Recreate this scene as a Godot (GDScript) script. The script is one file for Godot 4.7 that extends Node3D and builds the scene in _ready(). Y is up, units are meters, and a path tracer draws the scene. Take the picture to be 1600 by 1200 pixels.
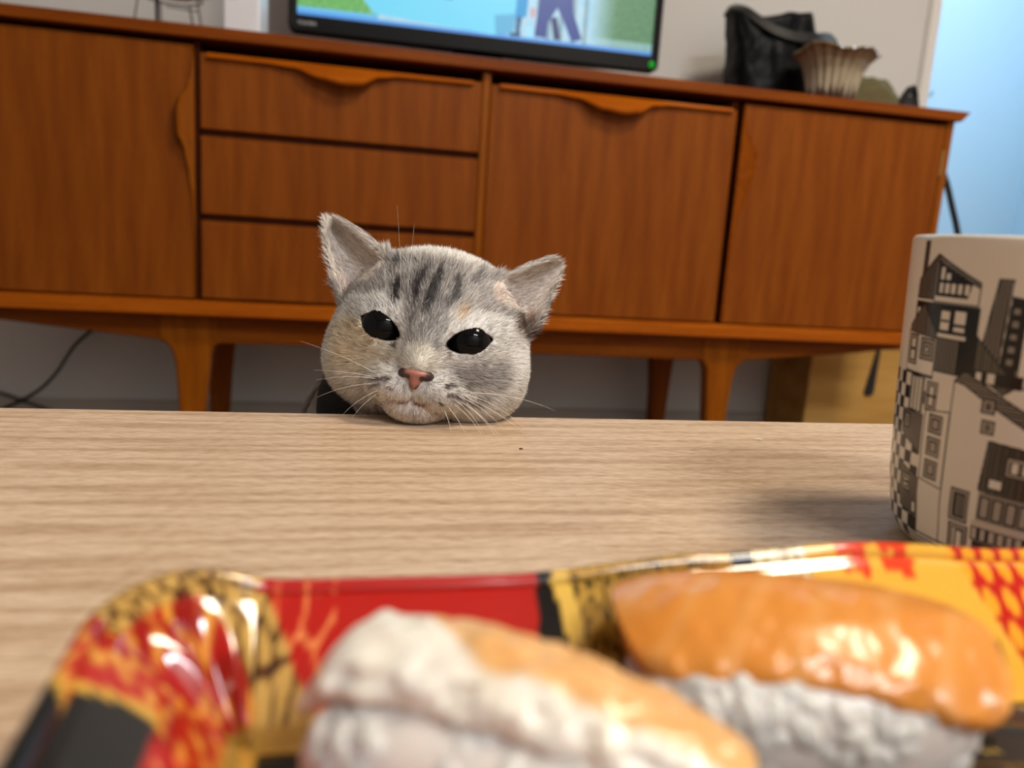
extends Node3D

# ------------------------------------------------------------------ setup
const TABLE_Y := 0.371
var rng := RandomNumberGenerator.new()
var taken := {}
var M := {}

func _ready() -> void:
	rng.seed = 20240611
	# camera: pitched 10.6 degrees down, rolled 3.8, turned 12 degrees to the right of the sideboard's normal
	var cam := Camera3D.new()
	cam.name = "camera"
	add_child(cam)
	var optics := CameraAttributesPhysical.new()
	optics.frustum_focal_length = 12.0 / (600.0 / 1220.0)
	optics.frustum_near = 0.02
	optics.frustum_far = 30.0
	optics.frustum_focus_distance = 0.352
	optics.exposure_aperture = 7.6
	cam.attributes = optics
	cam.transform = Transform3D(Basis(Vector3(0.9786, 0.0649, 0.1952), Vector3(-0.0265, 0.9807, -0.1935), Vector3(-0.2040, 0.1842, 0.9615)).orthonormalized(), Vector3(0, 0.459, 1.42))
	# environment
	var env := Environment.new()
	env.background_mode = Environment.BG_COLOR
	env.background_color = Color(0.02, 0.022, 0.025)
	env.tonemap_mode = Environment.TONE_MAPPER_LINEAR
	env.tonemap_exposure = 1.0
	env.sdfgi_enabled = true
	env.ssao_enabled = true
	env.ssil_enabled = true
	var we := WorldEnvironment.new()
	we.name = "world_environment"
	we.environment = env
	add_child(we)
	# lights
	ceiling_lamp(Vector3(1.05, 2.4, 1.42), 0.26, Color(1.0, 0.94, 0.84), 3.5)
	panel_lamp(Vector3(0.95, 2.4, 2.75), Vector2(0.9, 0.30), Color(0.97, 0.97, 0.98), 4.8, "cool white batten lamp on the ceiling at the far end of the room")
	panel_lamp(Vector3(1.95, 2.4, -0.80), Vector2(1.2, 0.35), Color(0.86, 0.94, 1.0), 2.75, "cool white square lamp on the ceiling of the adjoining hall")
	make_materials()
	build_room()
	build_sideboard()
	build_table()
	build_tv()
	build_shelf_things()
	build_floor_things()
	build_mug()
	build_tray()
	build_sushi()
	build_cat()
	build_small_things()

func area_light(called: String, parent: Node3D, at: Vector3, size: Vector2, color: Color, energy: float) -> void:
	var a := AreaLight3D.new()
	a.name = called
	a.area_size = size
	a.light_color = color
	a.light_energy = energy
	a.area_range = 8.0
	a.shadow_enabled = true
	a.rotation_degrees = Vector3(-90, 0, 0)
	a.position = at
	parent.add_child(a)

func ceiling_lamp(at: Vector3, r: float, color: Color, energy: float) -> void:
	var t := thing("ceiling_lamp", "round warm white lamp under the ceiling, above the right side of the low table", "lamp", at)
	var glow := StandardMaterial3D.new()
	glow.albedo_color = Color(0.95, 0.92, 0.86)
	glow.emission_enabled = true
	glow.emission = color
	glow.emission_energy_multiplier = 2.2
	var body := StandardMaterial3D.new()
	body.albedo_color = Color(0.9, 0.89, 0.86)
	body.roughness = 0.5
	part("base", lathe([Vector2(0, -0.002), Vector2(r * 0.75, -0.002), Vector2(r * 0.75, -0.03), Vector2(0, -0.03)], 40), body, t)
	part("shade", lathe([Vector2(0, -0.030), Vector2(r * 0.97, -0.030), Vector2(r, -0.045), Vector2(r * 0.96, -0.075), Vector2(r * 0.7, -0.092), Vector2(0, -0.098)], 48), glow, t)
	area_light("ceiling_lamp_glow", t, Vector3(0, -0.104, 0), Vector2(r * 1.7, r * 1.7), color, energy)

func panel_lamp(at: Vector3, size: Vector2, color: Color, energy: float, label: String) -> void:
	var t := thing("ceiling_lamp", label, "lamp", at)
	var glow := StandardMaterial3D.new()
	glow.albedo_color = Color(0.93, 0.94, 0.95)
	glow.emission_enabled = true
	glow.emission = color
	glow.emission_energy_multiplier = 2.0
	var body := StandardMaterial3D.new()
	body.albedo_color = Color(0.9, 0.9, 0.9)
	part("base", box(Vector3(size.x + 0.04, 0.03, size.y + 0.04), 0.004, Vector3(0, -0.017, 0)), body, t)
	part("diffuser", box(Vector3(size.x, 0.03, size.y), 0.006, Vector3(0, -0.048, 0)), glow, t)
	area_light("panel_lamp_glow", t, Vector3(0, -0.07, 0), size, color, energy)

# ------------------------------------------------------------------ naming
func numbered(called: String) -> String:
	var n: int = taken.get(called, 0)
	taken[called] = n + 1
	return called if n == 0 else "%s_%03d" % [called, n]

func thing(called: String, label: String, category: String, at := Vector3.ZERO, group := "") -> Node3D:
	var o := Node3D.new()
	o.name = numbered(called)
	add_child(o)
	o.position = at
	o.set_meta("label", label)
	o.set_meta("category", category)
	if group:
		o.set_meta("group", group)
	return o

func part(called: String, mesh: Mesh, m: Material, parent: Node3D, label := "") -> MeshInstance3D:
	var o := MeshInstance3D.new()
	o.name = numbered(called)
	o.mesh = mesh
	o.material_override = m
	o.cast_shadow = GeometryInstance3D.SHADOW_CASTING_SETTING_ON
	parent.add_child(o, true)
	if label:
		o.set_meta("label", label)
	return o

func lone(called: String, mesh: Mesh, m: Material, label: String, category: String, at := Vector3.ZERO) -> MeshInstance3D:
	var o := part(called, mesh, m, self)
	o.position = at
	o.set_meta("label", label)
	o.set_meta("category", category)
	return o

func struct(called: String, mesh: Mesh, m: Material, label := "") -> MeshInstance3D:
	var o := part(called, mesh, m, self)
	o.set_meta("kind", "structure")
	if label:
		o.set_meta("label", label)
	return o

# ------------------------------------------------------------------ shapes
func tri(st: SurfaceTool, a: Vector3, b: Vector3, c: Vector3) -> void:
	st.add_vertex(a)
	st.add_vertex(b)
	st.add_vertex(c)

func quad(st: SurfaceTool, a: Vector3, b: Vector3, c: Vector3, d: Vector3) -> void:
	tri(st, a, b, c)
	tri(st, a, c, d)

func done(st: SurfaceTool) -> ArrayMesh:
	st.generate_normals()
	return upright(st.commit())

# turns a mesh outside out if its faces run the wrong way round
func upright(mesh: ArrayMesh) -> ArrayMesh:
	var a := mesh.surface_get_arrays(0)
	var v: PackedVector3Array = a[Mesh.ARRAY_VERTEX]
	var ix: PackedInt32Array = a[Mesh.ARRAY_INDEX] if a[Mesh.ARRAY_INDEX] != null else PackedInt32Array(range(v.size()))
	var vol := 0.0
	for i in range(0, ix.size(), 3):
		vol += v[ix[i]].dot(v[ix[i + 1]].cross(v[ix[i + 2]]))
	if vol <= 0.0:
		return mesh
	for i in range(0, ix.size(), 3):
		var k := ix[i + 1]
		ix[i + 1] = ix[i + 2]
		ix[i + 2] = k
	var n: PackedVector3Array = a[Mesh.ARRAY_NORMAL]
	for i in n.size():
		n[i] = -n[i]
	a[Mesh.ARRAY_INDEX] = ix
	a[Mesh.ARRAY_NORMAL] = n
	var out := ArrayMesh.new()
	out.add_surface_from_arrays(Mesh.PRIMITIVE_TRIANGLES, a)
	return out

# a box with chamfered edges, as a hull of 24 corners
func box(size: Vector3, bevel := 0.0, at := Vector3.ZERO) -> ArrayMesh:
	var st := SurfaceTool.new()
	st.begin(Mesh.PRIMITIVE_TRIANGLES)
	add_box(st, size, bevel, at)
	return done(st)

func add_box(st: SurfaceTool, size: Vector3, bevel: float, at := Vector3.ZERO, turn := Basis.IDENTITY) -> void:
	st.set_smooth_group(-1)
	var h := size / 2.0
	var b: float = minf(bevel, minf(h.x, minf(h.y, h.z)) * 0.9)
	var g := func(s: Vector3, axis: int) -> Vector3:
		var p := Vector3(s.x * (h.x - b), s.y * (h.y - b), s.z * (h.z - b))
		p[axis] = s[axis] * h[axis]
		return at + turn * p
	for axis in 3:
		var u := (axis + 1) % 3
		var v := (axis + 2) % 3
		for s in [-1.0, 1.0]:
			var c := []
			for k in [[-1, -1], [1, -1], [1, 1], [-1, 1]]:
				var q := Vector3()
				q[axis] = s
				q[u] = k[0]
				q[v] = k[1]
				c.append(g.call(q, axis))
			if s > 0:
				quad(st, c[0], c[3], c[2], c[1])
			else:
				quad(st, c[0], c[1], c[2], c[3])
	if b <= 0.0:
		return
	for axis in 3:   # edges parallel to axis
		var u := (axis + 1) % 3
		var v := (axis + 2) % 3
		for su in [-1.0, 1.0]:
			for sv in [-1.0, 1.0]:
				var q0 := Vector3()
				q0[u] = su
				q0[v] = sv
				var q1 := q0
				q0[axis] = -1
				q1[axis] = 1
				var a: Vector3 = g.call(q0, u)
				var bb: Vector3 = g.call(q0, v)
				var cc: Vector3 = g.call(q1, v)
				var dd: Vector3 = g.call(q1, u)
				if su * sv > 0:
					quad(st, a, dd, cc, bb)
				else:
					quad(st, a, bb, cc, dd)
	for sx in [-1.0, 1.0]:
		for sy in [-1.0, 1.0]:
			for sz in [-1.0, 1.0]:
				var q := Vector3(sx, sy, sz)
				if sx * sy * sz > 0:
					tri(st, g.call(q, 0), g.call(q, 2), g.call(q, 1))
				else:
					tri(st, g.call(q, 0), g.call(q, 1), g.call(q, 2))

func lathe(profile: Array, segs: int) -> ArrayMesh:
	# profile from top centre outward and down or the reverse; both sides are drawn
	var st := SurfaceTool.new()
	st.begin(Mesh.PRIMITIVE_TRIANGLES)
	st.set_smooth_group(0)
	for i in profile.size() - 1:
		for k in segs:
			var a0 := TAU * k / segs
			var a1 := TAU * (k + 1) / segs
			var q := []
			for e in [[i, a0], [i, a1], [i + 1, a1], [i + 1, a0]]:
				var p: Vector2 = profile[e[0]]
				var r: float = p.x
				q.append(Vector3(cos(e[1]) * r, p.y, sin(e[1]) * r))
			if profile[i].x > 1e-6:
				tri(st, q[0], q[1], q[2])
			if profile[i + 1].x > 1e-6:
				tri(st, q[0], q[2], q[3])
	return done(st)

# polygon in x-y pushed along z from z0 to z1
func prism(poly: PackedVector2Array, z0: float, z1: float, bevel := 0.0) -> ArrayMesh:
	var st := SurfaceTool.new()
	st.begin(Mesh.PRIMITIVE_TRIANGLES)
	add_prism(st, poly, z0, z1, bevel)
	return done(st)

func add_prism(st: SurfaceTool, poly_in: PackedVector2Array, z0: float, z1: float, bevel := 0.0) -> void:
	st.set_smooth_group(-1)
	var poly := poly_in.duplicate()
	if Geometry2D.is_polygon_clockwise(poly):
		poly.reverse()
	var inner := poly
	if bevel > 0.0:
		inner = PackedVector2Array()
		var n := poly.size()
		for i in n:
			var d0 := (poly[i] - poly[(i + n - 1) % n]).normalized()
			var d1 := (poly[(i + 1) % n] - poly[i]).normalized()
			var nn := (Vector2(-d0.y, d0.x) + Vector2(-d1.y, d1.x)).normalized()
			inner.append(poly[i] + nn * bevel)
	var ix := Geometry2D.triangulate_polygon(inner)
	for i in range(0, ix.size(), 3):
		var a := inner[ix[i]]
		var b := inner[ix[i + 1]]
		var c := inner[ix[i + 2]]
		if (b - a).cross(c - a) < 0:
			var t := b
			b = c
			c = t
		tri(st, Vector3(a.x, a.y, z1), Vector3(c.x, c.y, z1), Vector3(b.x, b.y, z1))
		tri(st, Vector3(a.x, a.y, z0), Vector3(b.x, b.y, z0), Vector3(c.x, c.y, z0))
	var n2 := poly.size()
	var zf := z1 - bevel
	for i in n2:
		var p := poly[i]
		var q := poly[(i + 1) % n2]
		quad(st, Vector3(p.x, p.y, z0), Vector3(p.x, p.y, zf), Vector3(q.x, q.y, zf), Vector3(q.x, q.y, z0))
		if bevel > 0.0:
			var pi := inner[i]
			var qi := inner[(i + 1) % n2]
			quad(st, Vector3(p.x, p.y, zf), Vector3(pi.x, pi.y, z1), Vector3(qi.x, qi.y, z1), Vector3(q.x, q.y, zf))
			

# rings of equal size joined one to the next; ends capped with fans
func loft(rings: Array, smooth := true, caps := true, closed := true) -> ArrayMesh:
	var st := SurfaceTool.new()
	st.begin(Mesh.PRIMITIVE_TRIANGLES)
	add_loft(st, rings, smooth, caps, closed)
	return done(st)

func add_loft(st: SurfaceTool, rings: Array, smooth := true, caps := true, closed := true) -> void:
	st.set_smooth_group(0 if smooth else -1)
	var n: int = rings[0].size()
	var last := n if closed else n - 1
	for i in rings.size() - 1:
		var a = rings[i]
		var b = rings[i + 1]
		for k in last:
			var k2 := (k + 1) % n
			quad(st, a[k], a[k2], b[k2], b[k])
	if caps:
		st.set_smooth_group(-1)
		for e in [0, rings.size() - 1]:
			var r = rings[e]
			var c := Vector3.ZERO
			for p in r:
				c += p
			c /= n
			for k in n:
				if e == 0:
					tri(st, c, r[(k + 1) % n], r[k])
				else:
					tri(st, c, r[k], r[(k + 1) % n])

func tube(pts: Array, radius: float, segs := 8, taper := 1.0) -> ArrayMesh:
	return loft(tube_rings(pts, radius, segs, taper))

func tube_rings(pts: Array, radius: float, segs := 8, taper := 1.0) -> Array:
	var rings := []
	var side := Vector3.ZERO
	for i in pts.size():
		var d: Vector3 = (pts[mini(i + 1, pts.size() - 1)] - pts[maxi(i - 1, 0)]).normalized()
		if side == Vector3.ZERO:
			side = d.cross(Vector3.UP if absf(d.y) < 0.9 else Vector3.RIGHT).normalized()
		side = (side - d * side.dot(d)).normalized()
		var up := d.cross(side)
		var r := radius * lerpf(1.0, taper, float(i) / maxi(pts.size() - 1, 1))
		var ring := PackedVector3Array()
		for k in segs:
			var a := TAU * k / segs
			ring.append(pts[i] + (side * cos(a) - up * sin(a)) * r)
		rings.append(ring)
	return rings

# smooth curve through points
func spline(pts: Array, per: int) -> Array:
	var out := []
	var n := pts.size()
	for i in n - 1:
		var p0 = pts[maxi(i - 1, 0)]
		var p3 = pts[mini(i + 2, n - 1)]
		for k in per:
			out.append(pts[i].cubic_interpolate(pts[i + 1], p0, p3, float(k) / per))
	out.append(pts[n - 1])
	return out

func wavy(keys: Array, x: float) -> float:
	# piecewise smooth curve through sorted Vector2(x, value)
	if x <= keys[0].x:
		return keys[0].y
	for i in keys.size() - 1:
		if x <= keys[i + 1].x:
			var t: float = (x - keys[i].x) / (keys[i + 1].x - keys[i].x)
			return lerpf(keys[i].y, keys[i + 1].y, t * t * (3.0 - 2.0 * t))
	return keys[-1].y

# ------------------------------------------------------------------ materials
func noise_tex(seed_: int, freq: float, ramp: Array, size := 512, warp := 0.0, octaves := 4, kind := FastNoiseLite.TYPE_SIMPLEX_SMOOTH, normal := false) -> NoiseTexture2D:
	var n := FastNoiseLite.new()
	n.seed = seed_
	n.noise_type = kind
	n.frequency = freq
	n.fractal_octaves = octaves
	if warp > 0.0:
		n.domain_warp_enabled = true
		n.domain_warp_amplitude = warp
		n.domain_warp_frequency = freq * 0.6
	var t := NoiseTexture2D.new()
	t.width = size
	t.height = size
	t.seamless = true
	t.noise = n
	t.generate_mipmaps = false
	if normal:
		t.as_normal_map = true
		t.bump_strength = 4.0
	elif ramp.size():
		var g := Gradient.new()
		var offs := PackedFloat32Array()
		var cols := PackedColorArray()
		for e in ramp:
			offs.append(e[0])
			cols.append(e[1])
		g.offsets = offs
		g.colors = cols
		t.color_ramp = g
	return t

func plain(color: Color, rough := 0.6, metal := 0.0) -> StandardMaterial3D:
	var m := StandardMaterial3D.new()
	m.albedo_color = color
	m.roughness = rough
	m.metallic = metal
	return m

func wood(tex: Texture2D, fine: Texture2D, scale: Vector3, fine_scale: Vector3, rough: float, tint := Color.WHITE) -> StandardMaterial3D:
	var m := StandardMaterial3D.new()
	m.albedo_texture = tex
	m.albedo_color = tint
	m.roughness = rough
	m.uv1_triplanar = true
	m.uv1_world_triplanar = true
	m.uv1_scale = scale
	m.uv1_triplanar_sharpness = 8.0
	m.metallic_specular = 0.24
	if fine:
		m.detail_enabled = true
		m.detail_albedo = fine
		m.detail_blend_mode = BaseMaterial3D.BLEND_MODE_MUL
		m.detail_uv_layer = BaseMaterial3D.DETAIL_UV_2
		m.uv2_triplanar = true
		m.uv2_world_triplanar = true
		m.uv2_scale = fine_scale
		m.uv2_triplanar_sharpness = 8.0
	return m

func srgb(r: int, g: int, b: int) -> Color:
	return Color8(r, g, b)

func make_materials() -> void:
	var teak := noise_tex(11, 0.012, [[0.0, srgb(119, 59, 9)], [0.4, srgb(130, 67, 12)], [0.62, srgb(136, 72, 14)], [1.0, srgb(147, 81, 19)]], 512, 20.0, 4)
	var pores := noise_tex(12, 0.03, [[0.0, srgb(228, 220, 212)], [0.45, srgb(250, 247, 244)], [1.0, srgb(255, 255, 255)]], 512, 0.0, 3)
	M.teak = wood(teak, pores, Vector3(5.0, 0.45, 5.0), Vector3(34, 1.6, 34), 0.46)
	M.teak_across = wood(teak, pores, Vector3(0.4, 6.0, 6.0), Vector3(1.6, 34, 34), 0.34)
	M.teak_top = wood(teak, pores, Vector3(0.4, 6.0, 6.0), Vector3(1.6, 34, 34), 0.38, Color(0.98, 0.94, 0.90))
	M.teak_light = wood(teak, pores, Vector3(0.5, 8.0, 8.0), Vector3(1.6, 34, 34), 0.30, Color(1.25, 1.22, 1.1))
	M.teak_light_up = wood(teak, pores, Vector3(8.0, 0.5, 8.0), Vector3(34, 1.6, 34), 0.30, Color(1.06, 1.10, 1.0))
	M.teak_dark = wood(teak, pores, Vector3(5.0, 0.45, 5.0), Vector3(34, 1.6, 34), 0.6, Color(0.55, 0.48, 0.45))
	var oak := noise_tex(21, 0.007, [[0.0, srgb(178, 151, 125)], [0.34, srgb(196, 170, 144)], [0.52, srgb(209, 185, 160)], [0.72, srgb(215, 192, 168)], [1.0, srgb(196, 170, 144)]], 1024, 30.0, 5)
	var oak_fine := noise_tex(22, 0.035, [[0.0, srgb(172, 157, 142)], [0.36, srgb(222, 213, 203)], [0.5, srgb(250, 247, 243)], [1.0, srgb(255, 255, 255)]], 1024, 0.0, 4)
	M.oak = wood(oak, oak_fine, Vector3(0.9, 17.0, 17.0), Vector3(3.0, 64.0, 64.0), 0.45)
	M.wall = plain(srgb(209, 208, 206), 0.9)
	M.trim = plain(srgb(226, 223, 220), 0.5)
	M.hall = plain(srgb(184, 210, 226), 0.85)
	M.ceiling = plain(srgb(232, 230, 226), 0.9)
	M.floor = wood(oak, oak_fine, Vector3(1.0, 4.0, 4.0), Vector3(2, 22, 22), 0.5, Color(0.62, 0.52, 0.46))
	M.black = plain(srgb(15, 15, 17), 0.5)
	M.black.metallic_specular = 0.25
	M.black_matte = plain(srgb(20, 20, 21), 0.7)
	M.white_plastic = plain(srgb(228, 229, 236), 0.35)
	M.metal = plain(srgb(150, 148, 145), 0.35, 0.9)
	M.brass = plain(srgb(190, 150, 90), 0.35, 0.9)

# ------------------------------------------------------------------ the room
func slab(lo: Vector3, hi: Vector3) -> ArrayMesh:
	return box(hi - lo, 0.0, (lo + hi) / 2.0)

func build_room() -> void:
	# the room, x -1.8..2.9, z -0.44..3.2; a doorway at x 1.424..2.25 in the back wall leads to a hall
	struct("floor", slab(Vector3(-1.9, -0.1, -1.75), Vector3(3.0, 0.0, 3.3)), M.floor, "brown wooden floor under the sideboard and table")
	struct("ceiling", slab(Vector3(-1.9, 2.4, -1.75), Vector3(3.0, 2.5, 3.3)), M.ceiling)
	var st := SurfaceTool.new()
	st.begin(Mesh.PRIMITIVE_TRIANGLES)
	add_box(st, Vector3(1.424 + 1.9, 2.4, 0.1), 0.0, Vector3((1.424 - 1.9) / 2.0, 1.2, -0.49))
	add_box(st, Vector3(0.75, 2.4, 0.1), 0.0, Vector3(2.625, 1.2, -0.49))
	add_box(st, Vector3(0.826, 0.4, 0.1), 0.0, Vector3(1.837, 2.2, -0.49))
	struct("wall_back", done(st), M.wall, "pale grey painted wall behind the sideboard")
	struct("wall_left", slab(Vector3(-1.9, 0, -0.44), Vector3(-1.8, 2.4, 3.3)), M.wall)
	struct("wall_right", slab(Vector3(2.9, 0, -0.44), Vector3(3.0, 2.4, 3.3)), M.wall)
	struct("wall_front", slab(Vector3(-1.8, 0, 3.2), Vector3(2.9, 2.4, 3.3)), M.wall)
	struct("wall_hall", slab(Vector3(0.9, 0, -1.75), Vector3(3.0, 2.4, -1.65)), M.hall, "pale blue lit wall of the hall seen past the door frame")
	struct("wall_hall_left", slab(Vector3(0.9, 0, -1.65), Vector3(1.0, 2.4, -0.54)), M.hall)
	struct("wall_hall_right", slab(Vector3(2.9, 0, -1.65), Vector3(3.0, 2.4, -0.54)), M.hall)
	# white door frame round the opening: two posts and a head, each with a fine shadow line to the wall
	var fr := struct("trim_1", box(Vector3(0.026, 2.02, 0.124), 0.002, Vector3(1.411, 1.01, -0.488)), M.trim, "white door frame post beside the pale grey wall")
	part("strip", box(Vector3(0.003, 2.02, 0.012), 0.0, Vector3(1.3960, 1.01, -0.4365)), plain(srgb(222, 219, 215), 0.6), fr)
	part("strike_plate", box(Vector3(0.003, 0.075, 0.022), 0.0008, Vector3(1.4255, 0.905, -0.46)), plain(srgb(96, 130, 150), 0.4, 0.8), fr, "small metal strike plate on the door frame")
	var lip := [Vector3(1.425, 0.888, -0.447), Vector3(1.434, 0.884, -0.442), Vector3(1.442, 0.888, -0.441), Vector3(1.447, 0.896, -0.442)]
	part("latch_tongue", tube(spline(lip, 4), 0.0035, 8, 0.8), plain(srgb(120, 165, 185), 0.35, 0.7), fr, "bent metal tongue of the latch plate")
	struct("trim_2", box(Vector3(0.026, 2.02, 0.124), 0.002, Vector3(2.263, 1.01, -0.488)), M.trim)
	struct("trim_3", box(Vector3(0.878, 0.026, 0.124), 0.002, Vector3(1.837, 2.033, -0.488)), M.trim)
	struct("baseboard_back", box(Vector3(3.18, 0.045, 0.012), 0.003, Vector3(-0.21, 0.0225, -0.433)), plain(srgb(178, 170, 160), 0.6), "low pale grey baseboard along the back wall")

# ------------------------------------------------------------------ the sideboard
func build_sideboard() -> void:
	var c := Vector3(0.2345, 0.0, -0.21)
	var t := thing("sideboard", "long mid-century teak sideboard with carved lip handles and flared legs", "sideboard", c)
	var o := -c
	# top: its ends slope in towards the underside
	part("top", prism(PackedVector2Array([Vector2(-0.7195, 0.7600), Vector2(-0.703, 0.7412), Vector2(1.172, 0.7412), Vector2(1.189, 0.7600)].map(func(p): return p - Vector2(c.x, 0))), -0.42 - c.z, 0.010 - c.z, 0.0015), M.teak_top, t)
	part("side_panel", box(Vector3(0.017, 0.452, 0.415), 0.002, Vector3(1.1585, 0.5152, -0.2105) + o), M.teak_light_up, t)
	part("side_panel", box(Vector3(0.017, 0.452, 0.415), 0.002, Vector3(-0.6895, 0.5152, -0.2105) + o), M.teak_light_up, t)
	part("bottom_panel", prism(PackedVector2Array([Vector2(-0.698 - c.x, 0.291), Vector2(1.167 - c.x, 0.291), Vector2(1.167 - c.x, 0.3175), Vector2(-0.698 - c.x, 0.3175)]), -0.42 - c.z, 0.004 - c.z, 0.004), M.teak_light, t)
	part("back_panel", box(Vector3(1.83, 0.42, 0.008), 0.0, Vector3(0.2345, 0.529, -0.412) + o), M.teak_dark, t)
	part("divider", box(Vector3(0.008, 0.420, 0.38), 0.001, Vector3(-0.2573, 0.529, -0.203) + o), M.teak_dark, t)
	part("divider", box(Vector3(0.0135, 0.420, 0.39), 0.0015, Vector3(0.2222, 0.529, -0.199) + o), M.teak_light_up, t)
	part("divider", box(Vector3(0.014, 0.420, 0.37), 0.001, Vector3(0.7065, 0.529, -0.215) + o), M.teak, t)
	# doors
	var dl := part("door", box(Vector3(0.4185, 0.412, 0.018), 0.002, Vector3(-0.4712, 0.5260, -0.013) + o), M.teak, t)
	var dr := part("door", box(Vector3(0.4345, 0.413, 0.018), 0.002, Vector3(0.9318, 0.5265, -0.013) + o), M.teak, t)
	var dd := part("drop_door", box(Vector3(0.4705, 0.400, 0.018), 0.0025, Vector3(0.4652, 0.5200, -0.013) + o), M.teak, t)
	var keys := [Vector2(0.39, 0.0015), Vector2(0.4876, 0.0045), Vector2(0.5283, 0.0092), Vector2(0.563, 0.0158), Vector2(0.5950, 0.0285), Vector2(0.628, 0.0290), Vector2(0.6422, 0.0260), Vector2(0.668, 0.0105), Vector2(0.690, 0.0045), Vector2(0.735, 0.0012)]
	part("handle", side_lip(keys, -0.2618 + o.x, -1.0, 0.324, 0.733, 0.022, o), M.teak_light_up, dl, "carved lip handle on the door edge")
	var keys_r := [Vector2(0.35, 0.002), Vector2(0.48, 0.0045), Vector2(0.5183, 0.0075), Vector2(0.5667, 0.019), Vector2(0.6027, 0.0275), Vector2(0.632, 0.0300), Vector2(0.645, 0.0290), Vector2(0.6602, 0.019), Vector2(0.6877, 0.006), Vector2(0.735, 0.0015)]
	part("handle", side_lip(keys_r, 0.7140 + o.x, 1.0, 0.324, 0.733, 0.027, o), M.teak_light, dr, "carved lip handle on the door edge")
	for hy in [0.660, 0.40]:
		var hinge := part("hinge", box(Vector3(0.005, 0.052, 0.006), 0.0012, Vector3(1.1493, hy, -0.003) + o), M.brass, t)
		for s in [-1.0, 1.0]:
			part("screw", lathe([Vector2(0, 0.0006), Vector2(0.0016, 0.0005), Vector2(0.0018, 0)], 10), M.metal, hinge).position = Vector3(1.1493, hy + s * 0.020, 0.0006) + o
	# drawers
	var ys := [[0.602, 0.7215], [0.464, 0.5908], [0.3215, 0.4528]]
	for i in 3:
		var d := part("drawer", box(Vector3(0.4670, ys[i][1] - ys[i][0], 0.018), 0.002, Vector3(-0.0190, (ys[i][0] + ys[i][1]) / 2.0, -0.013) + o), M.teak, t)
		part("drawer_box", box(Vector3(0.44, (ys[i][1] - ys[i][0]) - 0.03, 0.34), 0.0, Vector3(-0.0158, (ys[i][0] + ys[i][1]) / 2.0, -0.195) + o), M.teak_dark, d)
		if i == 0:
			var kd := [Vector2(-0.2411, 0.0085), Vector2(-0.15, 0.0090), Vector2(-0.105, 0.0120), Vector2(-0.061, 0.0265), Vector2(-0.025, 0.0335), Vector2(0.004, 0.0310), Vector2(0.038, 0.0135), Vector2(0.070, 0.0085), Vector2(0.1978, 0.0075)]
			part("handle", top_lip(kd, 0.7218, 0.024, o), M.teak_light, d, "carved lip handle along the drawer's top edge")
	for yr in [0.5964, 0.4584]:
		part("drawer_rail", box(Vector3(0.466, 0.0150, 0.02), 0.0, Vector3(-0.019, yr, -0.0245) + o), M.teak_dark, t)
	var kf := [Vector2(0.2454, 0.0085), Vector2(0.345, 0.0090), Vector2(0.385, 0.0125), Vector2(0.430, 0.0290), Vector2(0.466, 0.0335), Vector2(0.498, 0.0290), Vector2(0.532, 0.0120), Vector2(0.565, 0.0085), Vector2(0.689, 0.0075)]
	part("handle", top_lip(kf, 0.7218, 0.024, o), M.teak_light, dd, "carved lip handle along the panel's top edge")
	# stand: front and rear aprons with wings that taper to the ends, end rails, four flared legs
	for zz in [-0.052, -0.355]:
		var wing := PackedVector2Array([Vector2(-0.690, 0.291), Vector2(-0.690, 0.2800), Vector2(-0.585, 0.2665), Vector2(-0.4504, 0.2535), Vector2(-0.329, 0.2415), Vector2(-0.2288, 0.2385), Vector2(0.2345, 0.2398), Vector2(0.6978, 0.2385), Vector2(0.798, 0.2415), Vector2(0.9194, 0.2535), Vector2(1.054, 0.2665), Vector2(1.159, 0.2800), Vector2(1.159, 0.291)])
		var w2 := PackedVector2Array()
		for p in wing:
			w2.append(p - Vector2(c.x, 0))
		part("apron", prism(w2, zz - 0.011 - c.z, zz + 0.011 - c.z, 0.002), M.teak_across, t)
		for s in [1.0, -1.0]:
			var half := [Vector2(-0.3310, 0.2905), Vector2(-0.3310, 0.2410), Vector2(-0.3195, 0.2370), Vector2(-0.3105, 0.2265), Vector2(-0.3047, 0.2074), Vector2(-0.3010, 0.160), Vector2(-0.2984, 0.1123), Vector2(-0.2935, 0.0), Vector2(-0.2600, 0.0), Vector2(-0.2545, 0.1132), Vector2(-0.2500, 0.165), Vector2(-0.2451, 0.2153), Vector2(-0.2400, 0.2285), Vector2(-0.2350, 0.2350), Vector2(-0.2288, 0.2380), Vector2(-0.2288, 0.2905)]
			var pl := PackedVector2Array()
			for p in half:
				var q: Vector2 = p - Vector2(c.x, 0)
				pl.append(Vector2(q.x * s, q.y))
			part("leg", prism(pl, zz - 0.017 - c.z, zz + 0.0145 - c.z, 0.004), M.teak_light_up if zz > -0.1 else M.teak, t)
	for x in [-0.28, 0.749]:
		part("end_rail", box(Vector3(0.02, 0.04, 0.28), 0.001, Vector3(x, 0.268, -0.205) + o), M.teak_dark, t)

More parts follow.
